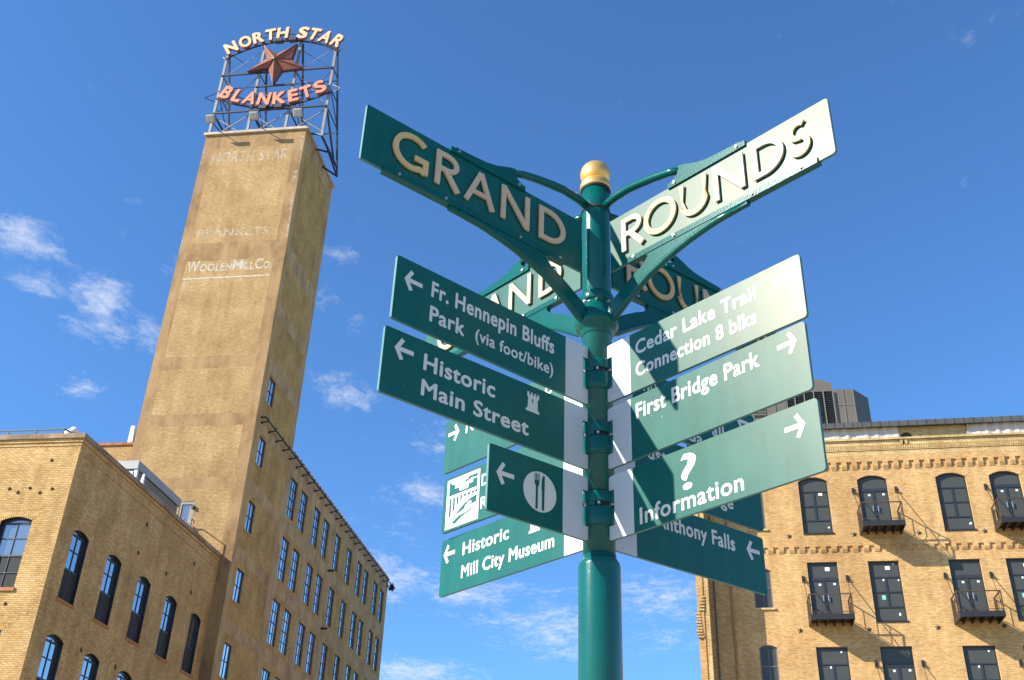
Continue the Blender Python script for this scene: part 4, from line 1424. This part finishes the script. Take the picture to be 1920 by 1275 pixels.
for h in frontW:
    w = put(ff, 'window', lb_, (h[0], LY0, h[2]))
    put(pf, 'pane', w)
    put(lsh, 'insect_screen', w)
    put(sf, 'sill', w)


def arch_ring(parent, P, u0, u1, zt, rise, wd=0.28, mat='left_brick', drop=0.1):
    """rowlock arch of brick round a window head, a hair proud of the wall"""
    b = MB(M[mat])
    w, c = u1 - u0, (u0 + u1) / 2
    n_ = 12
    lo = [(u0 + w * k / n_, arch_z(u0 + w * k / n_, c, w, rise, zt)) for k in range(n_ + 1)]
    W2 = w + 2 * wd * .8
    hi = [(c - W2 / 2 + W2 * k / n_, arch_z(c - W2 / 2 + W2 * k / n_, c, W2, rise * 1.35, zt + wd)) for k in range(n_ + 1)]
    for k in range(n_):
        q_ = [lo[k], lo[k + 1], hi[k + 1], hi[k]]
        b.face([P(u, z, -.006) for u, z in q_])
    for k in range(n_):
        b.face([P(*lo[k], -.006), P(*lo[k + 1], -.006), P(*lo[k + 1], 0.02), P(*lo[k], 0.02)])
        b.face([P(*hi[k], -.006), P(*hi[k + 1], -.006), P(*hi[k + 1], 0), P(*hi[k], 0)])
    return b.build('arch', parent)


for h in sideW[:5]:
    arch_ring(lb_, PS, h[0], h[1], h[3], h[4], 0.24, 'arch_brick')
for h in sideW[5:]:
    arch_ring(lb_, PS, h[0], h[1], h[3], h[4], 0.24, 'arch_brick')
for h in frontW:
    arch_ring(lb_, PFr, h[0], h[1], h[3], h[4], 0.36, 'arch_brick')


def star_plate(parent, origin, ex, r=0.115, name='anchor_plate', mat='rust_iron'):
    """cast star of a wall tie; ex runs along the wall, the plate faces ex x z"""
    ex = Vector(ex)
    en = Vector((ex.y, -ex.x, 0))
    b = MB(M[mat])
    pts = star_poly(r, .45)
    n_ = len(pts)
    for k in range(n_):
        p, q = pts[k], pts[(k + 1) % n_]
        f = lambda pp, d: Vector(origin) + ex * pp[0] + Vector((0, 0, pp[1])) + en * d
        b.face([f(p, .02), f(q, .02), f((0, 0), .06)])
        b.face([f(p, 0), f(q, 0), f(q, .02), f(p, .02)])
    b.box(origin[0] - .03, origin[0] + .03, origin[1] - .03, origin[1] + .03, origin[2] - .03, origin[2] + .03)
    return b.build(name, parent)


for y, z in ((-8.33, 16.04), (-5.42, 16.06), (-2.77, 17.41), (-2.53, 16.05), (-8.1, 17.41), (-11.02, 11.20), (-8.14, 11.22), (-5.3, 11.2)):
    star_plate(lb_, (LX, y, z), (0, 1, 0), 0.12)
for x, z in ((-1.09, 17.70), (-2.53, 16.53), (-2.13, 16.37), (-1.68, 16.54), (-1.21, 16.34), (-.74, 16.49), (-1.35, 12.0), (-1.75, 11.85)):
    star_plate(lb_, (LX + x, LY0, z), (1, 0, 0), 0.075)

# things on its roof
pt = thing('rooftop_penthouse', 'grey metal-clad penthouse with louvred siding on the low brick roof', 'penthouse', MO, MYAW)
mb = MB(M['zinc'], M['zinc_pale'])
px1, py0, py1, pz0, pz1 = LX - 1.2, -7.86, -3.18, 17.97, 20.62
mb.box(px1 - 2.6, px1 - .06, py0 + .06, py1 - .06, pz0, 20.2)
k = 0
z = 18.0
while z < 20.14:
    mb.box(px1 - .06, px1 - .03, py0 + .02, py1 - .02, z, z + .07)
    z += .115
mb.box(px1 - 2.64, px1 - .07, py0 + .03, py0 + .058, 18.7, 19.2, 1)
mb.build('louvred_siding', pt)
mb = MB(M['zinc_pale'])
mb.box(px1 - 2.75, px1 + .05, py0 - .08, py1 + .08, 20.22, pz1)
mb.build('fascia', pt)
mb = MB(M['white_metal'])
mb.box(px1 - 1.0, px1 - .15, py0 - .06, py0 + .04, 18.2, 20.1)
mb.box(px1 - .13, px1 + .03, py0 - .02, py0 + .10, 17.97, 20.218)
mb.build('service_door', pt)
mb = MB(M['iron'])
mb.bar((px1 + .02, -5.7, 18.9), (px1 + .5, -5.9, 19.2), 0.06)
mb.box(px1 + .3, px1 + .62, -6.1, -5.8, 19.12, 19.26)
mb.build('lamp_bracket', pt)

rr = thing('roof_railing', 'dark roof railing along the front edge of the low brick building', 'railing', MO, MYAW)
mb = MB(M['iron'])
y = LY0 + .55
for z in (19.10, 19.30):
    mb.bar((-18.0, y, z + .02), (LX - 1.25, y, z + .02), 0.045)
x = LX - 1.3
while x > -18:
    mb.bar((x, y, 18.0), (x, y, 19.31), 0.05)
    x -= 1.2
x = LX - 1.36
while x > -18:
    mb.bar((x, y, 18.75), (x, y, 19.10), 0.012)
    x -= 0.10
mb.bar((LX - 1.25, y, 19.31), (LX - .85, y + 1.1, 19.31), 0.045)
mb.bar((LX - .85, y + 1.1, 18.0), (LX - .85, y + 1.1, 19.31), 0.05)
mb.build('rails', rr)
vc = thing('roof_vent', 'white capped roof vent beside the end of the roof railing', 'vent', MO, MYAW)
mb = MB(M['white_metal'])
vx, vy = LX - 1.08, LY0 + .95
mb.lathe([(0.10, 17.97), (0.10, 19.35)], 20, 0, (vx, vy))
mb.build('pipe', vc)
mb = MB(M['white_metal'])
mb.lathe([(0.15, 19.30), (0.19, 19.32), (0.19, 19.46), (0.14, 19.54), (0.001, 19.58)], 24, 0, (vx, vy))
mb.build('cap', vc)
mb = MB(M['white_metal'])
mb.lathe([(0.13, 18.9), (0.15, 18.92), (0.15, 19.42), (0.08, 19.52), (0.001, 19.54)], 24, 0, (vx - .32, vy + .1))
mb.build('cap', vc)
vb = thing('vent_hood', 'small white vent hood on the low roof in front of the penthouse', 'vent', MO, MYAW)
mb = MB(M['white_metal'])
q = (LX - .62, -8.3)
mb.mesh8([(q[0] - .16, q[1] - .16, 17.97), (q[0] + .16, q[1] - .16, 17.97), (q[0] + .16, q[1] + .16, 17.97), (q[0] - .16, q[1] + .16, 17.97),
          (q[0] + .02, q[1] - .04, 19.75), (q[0] + .10, q[1] - .04, 19.75), (q[0] + .10, q[1] + .04, 19.75), (q[0] + .02, q[1] + .04, 19.75)])
mb.build('hood', vb)
wp = thing('roof_screen', 'white upright metal screen on the mill roof behind the tower edge', 'roof screen', MO, MYAW)
mb = MB(M['white_metal'])
mb.mesh8([(-10.75, 5.9, 28.03), (-10.40, 5.9, 28.03), (-10.40, 8.0, 28.03), (-10.75, 8.0, 28.03), (-10.75, 5.9, 29.35), (-10.52, 5.9, 29.35), (-10.52, 8.0, 29.35), (-10.75, 8.0, 29.35)])
mb.build('panel', wp)
mb = MB(M['plant_louver'])
mb.box(-10.39, -8.9, 6.0, 6.06, 28.03, 29.15)
mb.build('louvre', wp)
gr = thing('guard_rail', 'short bent guard rail on the low roof below the tower door', 'railing', MO, MYAW)
mb = MB(M['galv'])
mb.tube([(-2.62, -.25, 20.52), (-2.30, -.25, 20.50), (-2.16, -.9, 20.47), (-2.16, -.9, 17.97)], 0.035, 8)
mb.tube([(-2.62, -.25, 20.52), (-2.62, -.25, 17.97)], 0.035, 8)
mb.tube([(-2.9, -.3, 20.7), (-2.9, -.3, 17.97)], 0.05, 8)
mb.build('rail', gr)

# ------------------------------------------------------------------ apartment building at the right
RO_, RYAW = (6.69375 * 48 / 34, 33.33457 * 48 / 34, 0.0), R(-10.57)
K0 = 48.0 / 34.0


def RB(s, z, d=0.0):
    """wall measurement -> local x, z, for a plane set d metres behind the facade"""
    k = (48.0 + d) / 34.0
    return s * k + 0.465 * (k - K0), 1.6 + (z - 1.6) * k


ab = thing('apartment_building', 'tan brick apartment building at the right with black balconies and corbelled brick bands', 'building', RO_, RYAW)
rx = lambda s: s * K0
rz = lambda z: 1.6 + (z - 1.6) * K0
WR, WD = 30.0, 16.0
ROOF = rz(17.13)
units = []          # (s0, s1, zb, zt, rise, kind)
for s0, kind in ((3.24, 'window'), (5.17, 'door'), (7.68, 'window'), (9.36, 'door'), (11.9, 'window'), (13.9, 'door')):
    units.append((s0, s0 + 0.955, 13.85 if kind == 'window' else 13.89, 15.83, 0.15, kind))
for s0, kind in ((3.23, 'door'), (5.14, 'window'), (7.61, 'door'), (9.33, 'window'), (11.85, 'door'), (13.8, 'window')):
    units.append((s0, s0 + 0.955, 10.92, 12.86, 0.0, kind))
for s0, kind in ((3.21, 'window'), (5.13, 'door'), (7.55, 'window'), (9.30, 'door'), (11.8, 'window')):
    units.append((s0, s0 + 0.955, 8.18, 10.13, 0.0, kind))
narrow = [(1.48, 2.05, 14.03, 15.72, 0.09), (1.48, 2.05, 11.38, 12.70, 0.09), (1.48, 2.03, 8.9, 10.21, 0.09)]
holes = [(rx(a), rx(b), rz(c), rz(d), e * K0) for a, b, c, d, e, _ in units] + [(rx(a), rx(b), rz(c), rz(d), e * K0) for a, b, c, d, e in narrow]
vent = (rx(6.845), rx(6.915), rz(16.92), rz(17.055), 0.0)
mb = MB(M['right_brick'], M['pale_brick'], M['coping'])
PR = lambda u, z, d: (u, d, z)


def rmat(u, z):
    return 1 if z > rz(16.3) else 0


wall_grid(mb, 0, WR, 0, ROOF, PR, holes + [vent], 0.22, (), [rz(16.3)], rmat)
mb.face([(0, 0, 0), (0, WD, 0), (0, WD, ROOF), (0, 0, ROOF)])
mb.face([(WR, 0, 0), (WR, WD, 0), (WR, WD, ROOF), (WR, 0, ROOF)])
mb.face([(0, WD, 0), (WR, WD, 0), (WR, WD, ROOF), (0, WD, ROOF)])
mb.face([(0, 0, ROOF - .4), (WR, 0, ROOF - .4), (WR, WD, ROOF - .4), (0, WD, ROOF - .4)], 2)
mb.box(vent[0], vent[1], 0.218, 0.24, vent[2], vent[3], 2)
wallR = mb.build('wall', ab)


def corbel_band(zt, zb, x0, x1, pitch=0.4755, cut=0.23, proj=0.085, top=0.30, phase=0.0):
    """projecting course with square notches under it, each corbel stepped"""
    b = MB(M['right_brick'], M['pale_brick'])
    b.box(x0, x1, -proj, -0.001, zt + .001, zt + top)
    x = x0 + phase
    h = zt - zb
    while x + pitch - cut < x1:
        b.box(x, x + pitch - cut, -proj, -0.001, zb + h * .42, zt)
        for k in range(3):
            b.box(x, x + pitch - cut, -proj * (0.8 - .22 * k), -0.001, zb + h * (.28 - .14 * k), zb + h * (.42 - .14 * k) - .004)
        x += pitch
    return b


cb = corbel_band(rz(16.31), rz(16.04), 0.0, WR, phase=0.02)
cb.build('corbel_frieze', ab)
cb = corbel_band(rz(13.37), rz(13.17), 0.0, WR, phase=0.02, proj=0.07, top=0.02)
cb.box(0, WR, -0.045, -0.001, rz(13.385), rz(13.60))
cb.build('corbel_frieze', ab)
# upright course below the parapet cap
mb = MB(M['pale_brick'], M['right_brick'])
x = 0.0
while x < 21:
    if not (vent[0] - .1 < x < vent[1] + .05):
        mb.box(x, x + 0.074, -0.03 - random.random() * 0.008, -0.001, rz(16.765), rz(16.885), 0 if random.random() < .8 else 1)
    else:
        mb.box(x, x + 0.074, -0.03, -0.001, rz(16.765), rz(16.885))
    x += 0.104
mb.box(0, WR, -0.035, -0.001, rz(16.73), rz(16.757), 1)
mb.box(0, WR, -0.035, -0.001, rz(16.893), rz(16.915), 1)
mb.build('upright_course', ab)
mb = MB(M['pale_brick'], M['coping'])
mb.box(-.05, vent[0] - .11, -0.10, 0.35, rz(17.105), rz(17.165))
mb.box(vent[1] + .111, WR, -0.10, 0.35, rz(17.105), rz(17.165))
mb.box(vent[0] - .109, vent[1] + .11, -0.10, 0.35, rz(17.105), rz(17.165))
mb.box(vent[0] - .11, vent[0] - .002, -0.06, -0.001, rz(16.92), rz(17.103))
mb.box(vent[1] + .002, vent[1] + .11, -0.06, -0.001, rz(16.92), rz(17.103))
mb.build('parapet_coping', ab)

# storey set back behind the parapet, with its dark metal eaves
SB = 1.6
z0u, z1u = RB(0, 17.0, SB)[1], RB(0, 17.64, SB)[1]
mb = MB(M['pale_brick'])
ux0 = RB(-0.2, 17, SB)[0]
ah = (RB(6.83, 0, SB)[0], RB(7.18, 0, SB)[0], RB(0, 16.6, SB)[1], RB(0, 17.375, SB)[1], 0.16)
wall_grid(mb, ux0, WR, ROOF - .5, z1u, lambda u, z, d: (u, SB + d, z), [ah], 0.2)
mb.face([(ux0, SB, ROOF - .5), (ux0, WD, ROOF - .5), (ux0, WD, z1u), (ux0, SB, z1u)])
mb.build('setback_wall', ab)
fd = window_data(ah[1] - ah[0], ah[3] - ah[2], 0.1, [], [], 0.05, 0.03, 0.16)
w = put(fd, 'window', ab, (ah[0], SB, ah[2]))
put(pane_data(ah[1] - ah[0], ah[3] - ah[2], 0.13, 0.16, 'right_glass'), 'pane', w)
mb = MB(M['fascia'], M['plant_seam'])
ez0, ez1 = RB(0, 17.625, SB - .35)[1], RB(0, 17.82, SB - .35)[1]
mb.box(ux0 - .3, WR, SB - .35, SB - .30, ez0, ez1)
mb.box(ux0 - .3, WR, SB - .298, WD, ez0 + .06, ez1 - .02)
x = ux0
while x < WR:
    mb.box(x, x + 0.035, SB - .375, SB - .352, ez0, ez1 + .012)
    x += 0.44
mb.build('metal_eaves', ab)

# windows and balcony doors
stick = []


def window_unit(s0, s1, zb, zt, rise, kind, row):
    w, h = (s1 - s0) * K0, (zt - zb) * K0
    r = rise * K0
    tr = h - (0.52 if kind == 'window' else 0.55) * K0 if rise < .01 else h - 0.505 * K0
    if kind == 'window':
        lowr = 0.455 * K0
        midr = (tr + lowr) / 2
        d = window_data(w, h, 0.10, [(w * .5, lowr, tr, 0.10)], [lowr, midr, tr], 0.06, 0.06, r)
    else:
        d = window_data(w, h, 0.10, [(w * .5, .06, tr, 0.11)], [tr], 0.06, 0.07, r, heavy=(tr,))
    o = put(d, 'window' if kind == 'window' else 'balcony_door', ab, (rx(s0), 0, rz(zb)))
    put(pane_data(w, h, 0.135, r, 'right_glass'), 'pane', o)
    rnd = random.Random(int(s0 * 100 + zb * 10))

    def patch(x, z, a, b, mi=0):
        st = MB(M['tape'] if mi else M['paper'])
        st.box(x - a / 2, x + a / 2, 0.128, 0.1335, z - b / 2, z + b / 2)
        st.build('sticker', o)
    if kind == 'window':
        if row == 1:
            patch(w * (.73 if s0 < 5 else .9), (tr - .12) if s0 < 5 else .33, .17 if s0 < 5 else .09, .13 if s0 < 5 else .08)
            patch(w * .88, .30, .08, .07)
        elif row == 2:
            patch(w * .62, h - .30, .20, .16)
            patch(w * .82, h - .12, .05, .05)
            patch(w * .44, tr - .12, .07, .09)
            patch(w * .92, tr - .14, .06, .08)
            patch(w * .37, tr - .92, .16, .20, 1)
            patch(w * .80, .32, .07, .12)
        else:
            patch(w * .80, h - .20, .06, .07)
            patch(w * .42, tr - .12, .07, .09)
    else:
        patch(w * .36, tr - .24, .10, .09)
        patch(w * .84, tr - .22, .10, .09)
        if row == 2 and s0 < 4:
            patch(w * .66, h - .30, .20, .17)
    if kind == 'window':
        lg = MB(M['iron'])
        lg.box(-.01, w + .03, -0.04, 0.10, -.07, -.001)
        lg.build('ledge', o)
    if kind == 'door':
        for sx in (-.11, .11):
            hd = MB(M['steel_handle'])
            hd.bar((w * .5 + sx, .06, 0.95), (w * .5 + sx, .06, 1.22), 0.03)
            hd.build('handle', o)
    return o


for u in units:
    row = 1 if u[2] > 13 else (2 if u[2] > 10 else 3)
    window_unit(*u, row)
for a, b, c, d, e in narrow:
    w, h = (b - a) * K0, (d - c) * K0
    o = put(window_data(w, h, 0.08, [(w / 2, .06, h - .16, .04)], [h * .5], 0.06, 0.05, e * K0, mat='frame_grey'), 'window', ab, (rx(a), 0, rz(c)))
    put(pane_data(w, h, 0.115, e * K0, 'right_glass'), 'pane', o)
    s_ = MB(M['pale_brick'])
    s_.box(-0.05, w + 0.07, -0.07, 0.08, -0.09, -0.002)
    s_.build('sill', o)
for h in holes[:6]:
    arch_ring(ab, PR, h[0], h[1], h[3], h[4], 0.34, 'peach_brick')
for k_, u in enumerate(units[6:]):
    lt = MB(M['peach_brick'])
    lt.box(rx(u[0]) - .22, rx(u[1]) + .22, -0.006, -.0005, rz(u[3]) + .002, rz(u[3]) + .27)
    lt.build('lintel', ab)
for h in holes[len(units):]:
    arch_ring(ab, PR, h[0], h[1], h[3], h[4], 0.22, 'peach_brick')
BD = 1.27
BW = 1.31 * K0


def balcony(sc, zb):
    """steel balcony hung from two tie rods; sc = centre along the wall, zb = its underside"""
    x0, x1 = rx(sc) - BW / 2, rx(sc) + BW / 2
    z0 = rz(zb)
    zt = z0 + 0.235
    b = MB(M['iron'])
    b.box(x0, x1, -BD, -BD + .05, z0, zt)
    b.box(x0, x0 + .05, -BD + .051, -.001, z0, zt)
    b.box(x1 - .05, x1, -BD + .051, -.001, z0, zt)
    b.box(x0 + .051, x1 - .051, -BD + .051, -.001, zt - .06, zt - .01)
    for k in range(1, 5):
        xx = x0 + (x1 - x0) * k / 5
        b.box(xx - .035, xx + .035, -BD + .052, -.001, z0 + .03, zt - .061)
    o = b.build('balcony', ab)
    r = MB(M['rust_iron'])
    zr = zt + 0.88
    yf = -BD + .03
    r.bar((x0 + .03, yf, zr), (x1 - .03, yf, zr), 0.045)
    for xx in (x0 + .03, x1 - .03):
        r.bar((xx, yf, zr), (xx, -.02, zr), 0.045)
        r.bar((xx, yf, zt), (xx, yf, zr), 0.045)
        r.bar((xx, -.05, zt), (xx, -.05, zr), 0.04)
        r.bar((xx, yf, zt + .08), (xx, -.02, zt + .08), 0.03)
        for k in range(1, 4):
            yy = yf + (BD - .08) * k / 4
            r.bar((xx, yy, zt + .08), (xx, yy, zr), 0.022)
    r.bar((x0 + .03, yf, zt + .09), (x1 - .03, yf, zt + .09), 0.025)
    r.build('railing', o)
    for xx, dx in ((x0 - .02, .05), (x1 + .07, -.08)):
        t = MB(M['rust_iron'], M['iron'])
        za = zt + 1.96
        t.bar((xx, -.02, za), (xx + dx, yf, zt - .05), 0.026)
        t.box(xx - .06, xx + .06, -.05, -.001, za - .16, za + .13, 1)
        t.bar((xx, -.14, za - .06), (xx, -.02, za + .02), .05, .07, 1)
        t.build('tie_rod', o)
    return o


for sc, zb in ((5.67, 13.73), (9.86, 13.73), (3.73, 10.755), (8.10, 10.775), (5.62, 8.05), (9.8, 8.05), (12.35, 10.77), (14.4, 13.73)):
    balcony(sc, zb)

for s, z in ((2.76, 13.76), (4.83, 13.77), (6.86, 13.77), (8.88, 13.77), (10.9, 13.77), (2.79, 10.65), (4.87, 10.66), (6.93, 10.70), (8.89, 10.72), (10.95, 10.72)):
    star_plate(ab, (rx(s), 0, rz(z)), (1, 0, 0), 0.13, mat='iron')

mb = MB(M['sill'], M['iron'])
mb.tube([(rx(.75), -.06, 0), (rx(.75), -.06, rz(16.0))], 0.045, 10)
mb.build('downpipe', ab)
mb = MB(M['frame_grey'])
mb.tube([(rx(.21), -.04, 0), (rx(.21), -.04, rz(16.0))], 0.035, 10)
mb.build('conduit', ab)

# pier on the left corner, its projection shaped to cast the facade's shadow strip
pd = 1.42
px_r = RB(0.02, 0, -pd)[0]
px_l = RB(-0.36, 0, -pd)[0]
mb = MB(M['right_brick'], M['pale_brick'])
ph = rz(16.6)
mb.box(px_l + .16, px_r - .14, -pd + .06, -.001, 0, ph)
mb.box(px_l, px_l + .158, -pd + .10, -.002, 0, ph)
mb.box(px_r - .138, px_r, -pd, -.001, 0, ph, 1)
mb.box(px_l + .20, px_l + .27, -pd + .02, -pd + .059, 0, ph)
zq = rz(10.2)
for k in range(9):
    mb.box(px_l - .035 * (1 + k % 3), px_l + .20 - .012 * k, -pd - .02 + .01 * k, -pd + .2, zq + .13 * k, zq + .13 * k + .085, k % 2)
for k in range(5):
    mb.box(px_l + .05 + .03 * k, px_l + .30 + .01 * k, -pd - .03, -pd + .08, zq + 1.2 + .14 * k, zq + 1.28 + .14 * k, 1)
mb.build('corner_pier', ab)

# tarpaulins hanging on the set-back storey
def tarp(label, s0, s1, slant):
    t = MB(M['tarp'])
    zt, zb = z1u - .03, ROOF - .2
    nx, nz = 90, 5
    xa, xb = RB(s0, 0, SB)[0], RB(s1, 0, SB)[0]
    rnd = random.Random(int(s0 * 31))
    ph = [rnd.random() * 6.28 for _ in range(8)]
    fr = [rnd.uniform(2, 14) for _ in range(8)]
    sl = [rnd.uniform(-1.6, 1.6) for _ in range(8)]

    def P(i, j, off):
        v = j / nz
        x = xa + (xb - xa) * i / nx
        if i == 0:
            x += slant * (1 - v)
        y = SB - .05 - off
        for p_, f_, s_ in zip(ph, fr, sl):
            q = math.sin(f_ * (x + s_ * v * .35) + p_)
            y -= .022 * max(q, -.3) ** 1 * (0.3 + .7 * abs(v - .5) * 2)
        return (x, y, zb + (zt - zb) * v)
    for i in range(nx):
        for j in range(nz):
            t.face([P(i, j, 0), P(i + 1, j, 0), P(i + 1, j + 1, 0), P(i, j + 1, 0)], 0, True)
    for i in range(nx):
        t.face([P(i, nz, 0), P(i + 1, nz, 0), P(i + 1, nz, -.02), P(i, nz, -.02)])
        t.face([P(i, 0, 0), P(i, 0, -.02), P(i + 1, 0, -.02), P(i + 1, 0, 0)])
    for j in range(nz):
        for i in (0, nx):
            t.face([P(i, j, 0), P(i, j, -.02), P(i, j + 1, -.02), P(i, j + 1, 0)])
    o = t.build('tarpaulin')
    o.location = RO_
    o.rotation_euler = (0, 0, RYAW)
    return tag(o, label, 'tarpaulin', 'white tarpaulins under the metal eaves')


tarp('white tarpaulin under the dark eaves, left of the bare brick patch', 3.2, 6.77, 0.0)
tarp('white tarpaulin with slanting folds under the dark eaves, right of the bare brick patch', 9.02, 15.0, -0.32)

# mechanical penthouse on the roof
mp_ = thing('plant_room', 'dark metal rooftop plant room with louvred walls above the apartment building', 'plant room', RO_, RYAW)
DP = 9.0


def D_(s, z, d=DP):
    return RB(s, z, d)


zb_ = ROOF - .5
mb = MB(M['plant_panel'], M['plant_louver'], M['plant_seam'])
xa, za = D_(2.0, 19.75)
xb, zb2 = D_(4.79, 19.40)
xm, zm = D_(4.18, 19.63)
fr = lambda p, q, d: (p, d, q)
mb.prism([(xa, zb_), (xb, zb_), (xb, zb2), (xm, zm), (xa, zm + .55)], DP, DP + 5.0, fr)
mb.build('louvred_block', mp_)
mb = MB(M['plant_louver'], M['plant_seam'], M['plant_panel'])
lx0 = D_(3.16, 0)[0]
lz0, lz1 = D_(0, 17.87)[1], D_(0, 19.08)[1]
mb.box(lx0, xb - .03, DP - .03, DP - .001, lz0 - .6, lz1)
z = lz0 - .55
while z < lz1 - .06:
    mb.mesh8([(lx0, DP - .09, z), (xb - .03, DP - .09, z), (xb - .03, DP - .031, z + .05), (lx0, DP - .031, z + .05),
              (lx0, DP - .09, z + .02), (xb - .03, DP - .09, z + .02), (xb - .03, DP - .031, z + .07), (lx0, DP - .031, z + .07)])
    z += .125
for s in (3.17, 3.46, 3.79, 4.12, 4.45, 4.775):
    x = D_(s, 0)[0]
    mb.box(x - .03, x + .03, DP - .13, DP - .091, lz0 - .6, lz1, 1)
for s0, s1, zt in ((2.45, 2.80, 18.95), (2.81, 3.15, 18.95)):
    mb.box(D_(s0, 0)[0], D_(s1, 0)[0] - .02, DP - .07, DP - .002, lz0 - .6, D_(0, zt)[1], 2)
for k in range(6):
    mb.box(D_(1.9, 0)[0], D_(2.42, 0)[0], DP - .12, DP - .06, lz0 + .6 + .16 * k, lz0 + .66 + .16 * k, 1)
mb.build('louvre', mp_)
mb = MB(M['plant_panel'], M['plant_seam'])
x0, zt = D_(4.805, 19.13)
x1 = D_(5.478, 0)[0]
far = DP + 1.3
kx = (48 + far) / 34
x2 = RB(5.945, 0, far)[0]
foot = [(x0, DP), (x1, DP), (x2, far), (x2, far + 3.5), (x0, far + 3.5)]
mb.prism(foot, zb_, zt, lambda p, q, d: (p, q, d))
for s in (5.13,):
    x = D_(s, 0)[0]
    mb.box(x - .025, x + .025, DP - .03, DP - .001, zb_, zt - .01, 1)
mb.box(x0 + .02, D_(5.13, 0)[0] - .026, DP - .025, DP - .002, D_(0, 18.50)[1], D_(0, 18.50)[1] + .04, 1)
mb.box(D_(5.13, 0)[0] + .026, x1 - .03, DP - .025, DP - .002, D_(0, 18.50)[1], D_(0, 18.50)[1] + .04, 1)
mb.box(x1 - .028, x1 + .01, DP - .03, DP - .003, zb_, zt - .01, 1)
mb.build('chamfered_block', mp_)
